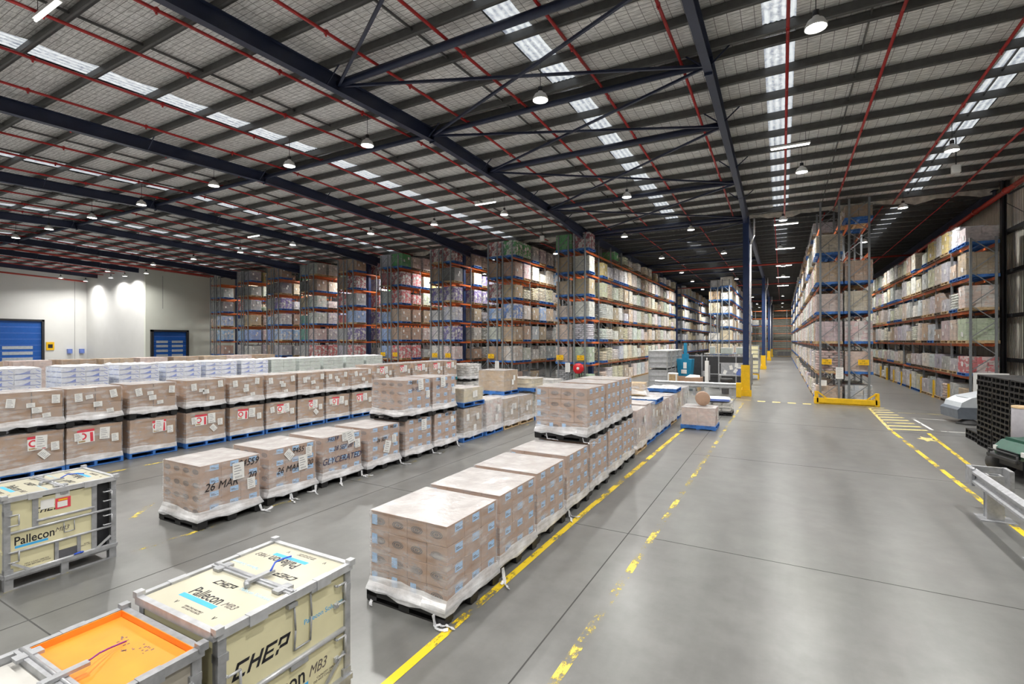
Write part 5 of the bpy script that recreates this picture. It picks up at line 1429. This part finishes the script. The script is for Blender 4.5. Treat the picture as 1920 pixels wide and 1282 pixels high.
b = MB(); b.lathe([(.24, 1.54), (.24, 1.585), (.0, 1.59)], n=28); link('core_top', b.mesh('core_top', [M['wood']]), t)
# green utility cart, nose toward the aisle
t = thing('utility_cart', 'dark green utility cart with fat tyres at the frame edge', 'cart', (5.02, 15.12, 0), rad(14))
b = MB(); profile(b, [(-.55, .50), (-.60, .66), (-.42, .84), (.55, .98), (.9, .98), (.9, .50)], -.50, .50); b.box(-.40, .5, -.42, .42, .84, .90); link('hood', b.mesh('hood', [M['green']]), t)
b = MB()
for k in range(5): b.box(-.62, -.575, -.34, .34, .53 + k * .028, .542 + k * .028)
link('grille', b.mesh('grille', [M['dark']]), t)
for s in (-1, 1):
    b = MB(); b.box(-.60, -.535, s * .43 - .05, s * .43 + .05, .60, .70); link('headlight', b.mesh('headlight', [M['white']]), t)
b = MB(); b.box(-.74, -.66, -.46, .46, .46, .52); b.path([(-.70, -.45, .44), (-.70, -.45, .62), (-.70, .45, .62), (-.70, .45, .44)], .02, 6); link('bumper', b.mesh('bumper', [M['rubber']]), t)
b = MB(); b.box(-.55, 1.9, -.36, .36, .30, .50); b.box(.9, 1.9, -.55, .55, .5, .62); link('chassis', b.mesh('chassis', [M['dark']]), t)
b = MB(); b.box(.95, 1.3, -.5, .5, .62, .72); b.box(1.25, 1.35, -.5, .5, .7, 1.05); link('seat', b.mesh('seat', [M['rubber']]), t)
for x, r in ((-.36, .27), (1.35, .29)):
    for s in (-1, 1):
        b = MB(); b.lathe([(.12, -.13), (r - .05, -.14), (r, -.09), (r, .09), (r - .05, .14), (.12, .13)], (x, s * .62, r), 20, 0, 'y')
        w = link('wheel', b.mesh('wheel', [M['rubber']]), t)
        b = MB(); b.lathe([(0, -.06), (.12, -.10), (.13, .0), (.12, .10), (0, .06)], (x, s * .62, r), 14, 0, 'y'); link('rim', b.mesh('rim', [M['grey_plastic']]), w)
def wbeam(b, x, y0, y1, z, sx=1):
    """corrugated barrier rail along Y, ridges toward +sx"""
    pr = [(0, .155), (.02, .145), (.075, .105), (.075, .065), (.015, .02), (.015, -.02), (.075, -.065), (.075, -.105), (.02, -.145), (0, -.155)]
    for (a0, z0), (a1, z1) in zip(pr, pr[1:]):
        b.face([(x + sx * a0, y0, z + z0), (x + sx * a0, y1, z + z0), (x + sx * a1, y1, z + z1), (x + sx * a1, y0, z + z1)], 0, False)
t = thing('guard_rail', 'galvanised barrier rail with capped end at the frame edge', 'barrier', (0, 0, 0))
b = MB(); wbeam(b, 3.12, 4.5, 11.95, .63, -1); link('rail', b.mesh('rail', [M['galv']]), t)
b = MB(); b.cbox(3.03, 3.10, 11.90, 12.22, .46, .80, .015); b.box(3.04, 3.58, 12.18, 12.24, .48, .79); link('end_cap', b.mesh('end_cap', [M['galv']]), t)
b = MB(); b.box(3.54, 3.60, 11.85, 12.22, .44, .80); link('end_cap', b.mesh('end_cap', [M['galv']]), t)
for y in (11.55, 9.5, 7.4, 5.3):
    b = MB(); b.box(3.13, 3.36, y - .09, y - .07, 0, .78); b.box(3.13, 3.36, y + .07, y + .09, 0, .78); b.box(3.14, 3.17, y - .08, y + .08, 0, .78); b.box(3.32, 3.35, y - .08, y + .08, 0, .78); b.box(3.02, 3.50, y - .2, y + .2, 0, .02)
    link('post', b.mesh('post', [M['galv']]), t)

# ------------------------------------------------------------------ work area between the rows and the rear racks
t = thing('guard_rail', 'galvanised barrier rail in front of the cage work area', 'barrier', (0, 0, 0))
b = MB()
pr = [(0, .155), (.02, .145), (.075, .105), (.075, .065), (.015, .02), (.015, -.02), (.075, -.065), (.075, -.105), (.02, -.145), (0, -.155)]
for (a0, z0), (a1, z1) in zip(pr, pr[1:]): b.face([(-6.6, 29.55 - a0, .62 + z0), (-2.15, 29.55 - a0, .62 + z0), (-2.15, 29.55 - a1, .62 + z1), (-6.6, 29.55 - a1, .62 + z1)])
link('rail', b.mesh('rail', [M['galv_lt']]), t)
for x in (-6.3, -4.4, -2.5):
    b = MB(); b.box(x - .07, x + .07, 29.56, 29.70, 0, .75); b.box(x - .15, x + .15, 29.5, 29.78, 0, .02); link('post', b.mesh('post', [M['galv']]), t)
b = MB(); b.box(-2.2, -1.95, 29.45, 29.7, .02, .8); link('end_cap', b.mesh('end_cap', [M['safety']]), t)
def stillage():
    b = MB(); W, D, H = .58, .58, 1.22
    for sx in (-1, 1):
        for sy in (-1, 1): b.box(sx * W - .03, sx * W + .03, sy * D - .03, sy * D + .03, 0, H)
    for z in (.12, .45, .80, H - .05):
        for s in (-1, 1): b.box(-W, W, s * D - .02, s * D + .02, z, z + .05); b.box(s * W - .02, s * W + .02, -D, D, z, z + .05)
    for y in (-.3, 0, .3): b.box(W - .01, W + .015, y - .02, y + .02, .12, H)
    return b
ST = stillage().mesh('cage_frame', [M['cage']]); b = MB(); b.box(-.55, .55, -.57, -.555, .15, 1.18); b.box(-.55, .55, .555, .57, .15, 1.18); b.box(-.57, -.555, -.55, .55, .15, 1.18); b.box(.545, .555, -.55, .55, .15, 1.18); b.box(-.55, .55, -.55, .55, .1, .13)
STP = b.mesh('cage_panel', [M['galv_lt']])
for i, x in enumerate((-7.05,)):
    for j in range(4):
        for k in range(2):
            t = thing('steel_stillage', f'grey steel stillage, {("lower", "upper")[k]} one of the {ordn(j)} stack behind the aisle row', 'stillage', (x + .02 * j, 33.0 + j * 1.3, k * 1.225), 0, 'grey stillages'); link('frame', ST, t); link('panel', STP, t)
            if k: link('lid', boxmesh('lid', [M['paper']], -.56, .56, -.56, .56, 1.22, 1.25), t)
t = thing('pallet_lifter', 'blue lifting machine with tall mast and white stickers', 'machine', (-5.85, 35.5, 0), rad(-8))
b = MB(); profile(b, [(-.42, .55), (-.52, 1.85), (.52, 1.85), (.42, .55)], -.3, .3); b.box(-.45, .45, -.32, .32, .45, .62); link('body', b.mesh('body', [M['blue_machine']]), t)
b = MB(); b.box(-.09, .09, -.1, .1, 1.85, 2.95); b.box(-.2, .2, -.14, .14, 1.85, 2.2); b.box(-.04, .12, -.12, -.1, 1.9, 2.6); link('mast', b.mesh('mast', [M['blue_machine']]), t)
b = MB(); b.box(-.05, .18, -.325, -.312, 1.20, 1.62); b.box(-.2, .18, -.325, -.312, .85, 1.12); link('sticker', b.mesh('sticker', [M['paper']]), t)
b = MB(); b.box(-.4, -.3, -.9, -.2, .06, .14); b.box(.3, .4, -.9, -.2, .06, .14); b.box(-.45, .45, -.3, .3, .05, .5); b.tube((-.3, 0, .07), (.3, 0, .07), .07); link('forks', b.mesh('forks', [M['dark']]), t)
t = thing('carton_tray', 'open orange-brown carton tray with white sheets in it', 'carton tray', (-5.25, 32.6, 0))
b = MB(); w = .85
for s in (-1, 1): b.box(s * w - .015, s * w + .015, -.5, .5, .5, .82); b.box(-w, w, s * .5 - .015, s * .5 + .015, .5, .82)
b.box(-w, w, -.5, .5, .48, .5); link('tray', b.mesh('tray', [M['rack_orange'] if 0 else M['carton']]), t); b = MB(); b.face([(-.1, -.4, .80), (.8, -.4, .84), (.7, .3, .92), (.1, .35, .95)]); link('sheets', b.mesh('sheets', [M['paper']]), t)
b = MB(); b.box(-.8, .8, -.48, .48, .35, .48)
for x in (-.7, .7): b.box(x - .05, x + .05, -.45, .45, 0, .35)
link('table', b.mesh('table', [M['wood']]), t)
t = thing('carton_pack', 'narrow beige carton pack with white cap beside the blue machine', 'carton', (-5.95, 31.6, 0))
b = MB(); b.cbox(-.27, .27, -.25, .25, .15, 1.02, .02); link('pack', b.mesh('pack', [M['wood']]), t); b = MB(); b.cbox(-.28, .28, -.26, .26, 1.02, 1.10, .02); b.box(-.285, -.2, -.262, -.25, .15, 1.05); b.box(.2, .285, -.262, -.25, .15, 1.05); link('cap', b.mesh('cap', [M['paper']]), t); link('pallet', PAL['wood_s'], t).scale = (.55, .5, 1)
t = thing('wrapper_post', 'white upright column of the pallet wrapper', 'machine', (-4.35, 34.6, 0))
b = MB(); b.box(-.11, .11, -.12, .12, .05, 1.78); b.box(-.14, .14, -.2, .3, 0, .1); b.tube((0, 0, 1.78), (0, 0, 1.98), .03); link('column', b.mesh('column', [M['white']]), t); b = MB(); b.box(-.24, -.12, -.1, .1, .75, 1.1); b.box(.12, .2, -.08, .08, .5, 1.5); link('carriage', b.mesh('carriage', [M['galv']]), t)
b = MB(); b.lathe([(0, 0), (.75, 0), (.75, .07), (0, .08)], (.95, .35, 0), 28); link('turntable', b.mesh('turntable', [M['dark']]), t)
t = thing('mesh_screen', 'dark mesh safety screen on grey posts behind the bin', 'screen', (-3.6, 36.8, 0))
for x in (-2.3, -1.35, -.25, .85, 1.5): link('post', boxmesh('post', [M['galv']], x - .035, x + .035, -.035, .035, 0, 2.2), t)
for x0, x1 in ((-2.26, -1.39), (-1.31, -.29), (-.21, .81), (.89, 1.46)): link('screen_panel', boxmesh('screen_panel', [M['curtain']], x0, x1, -.012, .012, .12, 2.0), t)
b = MB(); b.box(-2.3, 1.5, -.03, .03, 2.02, 2.08); b.box(-1.3, 1.5, -.5, -.44, .78, .84); link('rail', b.mesh('rail', [M['galv']]), t)
t = thing('storage_shelf', 'grey frame shelf carrying pale green crates above the screen', 'shelf', (-3.1, 38.6, 0))
b = MB(); b.box(-1.9, 1.3, -.5, .5, 2.12, 2.18)
for x in (-1.85, 1.25):
    for y in (-.45, .45): b.box(x - .03, x + .03, y - .03, y + .03, 0, 2.12)
link('frame', b.mesh('frame', [M['cage']]), t)
for i, (x, w, h) in enumerate(((-.4, .75, .42), (.55, .6, .45), (-1.35, .3, .5))):
    c = thing('storage_crate', f'pale green crate, {ordn(i)} on the grey frame shelf', 'crate', (-3.1 + x, 38.5, 2.182), 0, 'pale green crates')
    b = MB(); b.cbox(-w / 2, w / 2, -.35, .35, 0, h, .02); link('body', b.mesh('body', [M['pale_green']]), c); b = MB(); b.box(-w / 2 - .01, w / 2 + .01, -.36, .36, h - .05, h + .01); link('lid', b.mesh('lid', [M['white']]), c)
t = thing('waste_bin', 'black wheeled bin lined with a black bag by the barrier', 'bin', (-2.85, 31.2, 0))
b = MB(); b.lathe([(.24, 0), (.25, .02), (.30, .82), (.33, .84), (.33, .88), (.29, .88), (.27, .5)], n=20); link('body', b.mesh('body', [M['grey_plastic']]), t); b = MB(); b.lathe([(.335, .70), (.345, .80), (.34, .90), (.28, .89), (.0, .70)], n=20); link('liner', b.mesh('liner', [M['rubber']]), t)
t = thing('packing_bench', 'bench with a blue tub and hanging white papers next to the navy column', 'bench', (-2.55, 33.4, 0))
b = MB(); b.box(-.9, .6, -.35, .35, .92, .97)
for x in (-.85, .55):
    for y in (-.3, .3): b.box(x - .025, x + .025, y - .025, y + .025, 0, .92)
b.box(-.85, .55, .28, .3, .97, 1.7); link('frame', b.mesh('frame', [M['galv']]), t)
for i, (x, z, r) in enumerate(((-.55, 1.15, .4), (-.2, 1.45, -.2), (.05, 1.25, .5), (.1, 1.6, .1))): link('paper', boxmesh('paper', [M['paper']], -.09, .09, -.004, .004, -.13, .13), t, (x, -.36, z), (0, r, 0))
b = MB(); b.box(-.92, -.88, -.36, -.33, .97, 1.75); b.box(-.92, .6, -.36, -.34, 1.7, 1.74); link('line', b.mesh('line', [M['galv_lt']]), t)
t = thing('blue_tub', 'blue plastic tub standing on the packing bench', 'tub', (-2.2, 33.4, .972)); b = MB(); b.cbox(-.26, .26, -.25, .25, 0, .42, .03); link('body', b.mesh('body', [M['case_blue']]), t); b = MB(); b.box(-.28, .28, -.27, .27, .40, .46); link('lid', b.mesh('lid', [M['white']]), t)
for k in range(2):
    t = thing('cream_stillage', f'cream panelled container, {("lower", "upper")[k]} one of the pair past the navy column', 'container', (-2.15, 44.2, .45 + k * 1.16), 0, 'cream containers past the column')
    link('frame', ST, t).scale = (.9, .9, .93); b = MB(); b.box(-.48, .48, -.515, -.50, .14, 1.06); b.box(.49, .51, -.5, .5, .14, 1.06); b.box(-.48, .48, -.5, .5, .1, .13); link('panel', b.mesh('panel', [M['cream']]), t)
t = thing('yellow_stand', 'yellow steel stand under the cream containers past the column', 'stand', (-2.15, 44.2, 0)); b = MB(); b.box(-.55, .55, -.55, .55, .38, .445)
for x in (-.5, .5):
    for y in (-.5, .5): b.box(x - .04, x + .04, y - .04, y + .04, 0, .38)
link('frame', b.mesh('frame', [M['safety']]), t)
# small things on the white walls and in the roof
for i, (y, z) in enumerate(((24.4, 1.9), (25.5, 1.9))):
    t = thing('wall_box', f'small blue box on the white wall, {("near the corner", "beside the office corner")[i]}', 'box', (-71.02, y, z)); link('box', boxmesh('box', [M['case_blue']], -.07, .25, -.2, .2, -.25, .25), t)
t = thing('wall_sign', 'yellow warning sign beside the large blue door', 'sign', (-71.05, 22.75, 2.5)); b = MB(); b.box(-.04, .03, -.34, .34, -.45, .45); link('plate', b.mesh('plate', [M['sign_y']]), t); b = MB(); b.box(.03, .035, -.2, .2, -.22, .2); link('symbol', b.mesh('symbol', [M['ink']]), t)
for i, (x, y, z) in enumerate(((5.67, PUR[-6], 9.5), (-13.5, PUR[-3], 9.7))):
    t = thing('hanging_box', f'small white box hung from the roof {("by the metal wall", "near the hose reel rack")[i]}', 'box', (x, y, z)); b = MB(); b.cbox(-.13, .13, -.10, .10, -.15, .15, .02); link('box', b.mesh('box', [M['white']]), t); link('rod', boxmesh('rod', [M['dark']], -.015, .015, -.015, .015, .15, zr(y) + .01 - z), t)

# ------------------------------------------------------------------ lettering curves become plain meshes
bpy.context.view_layer.update()
dg = bpy.context.evaluated_depsgraph_get()
fonts = [o for o in scn.objects if o.type == 'FONT']
made = [(o, bpy.data.meshes.new_from_object(o.evaluated_get(dg), depsgraph=dg)) for o in fonts]
for o, me in made:
    nm = o.name
    n = bpy.data.objects.new('lettering', me); COL.objects.link(n)
    n.parent = o.parent; n.location = o.location; n.rotation_euler = o.rotation_euler; n.scale = o.scale
    bpy.data.objects.remove(o)
    n.name = nm
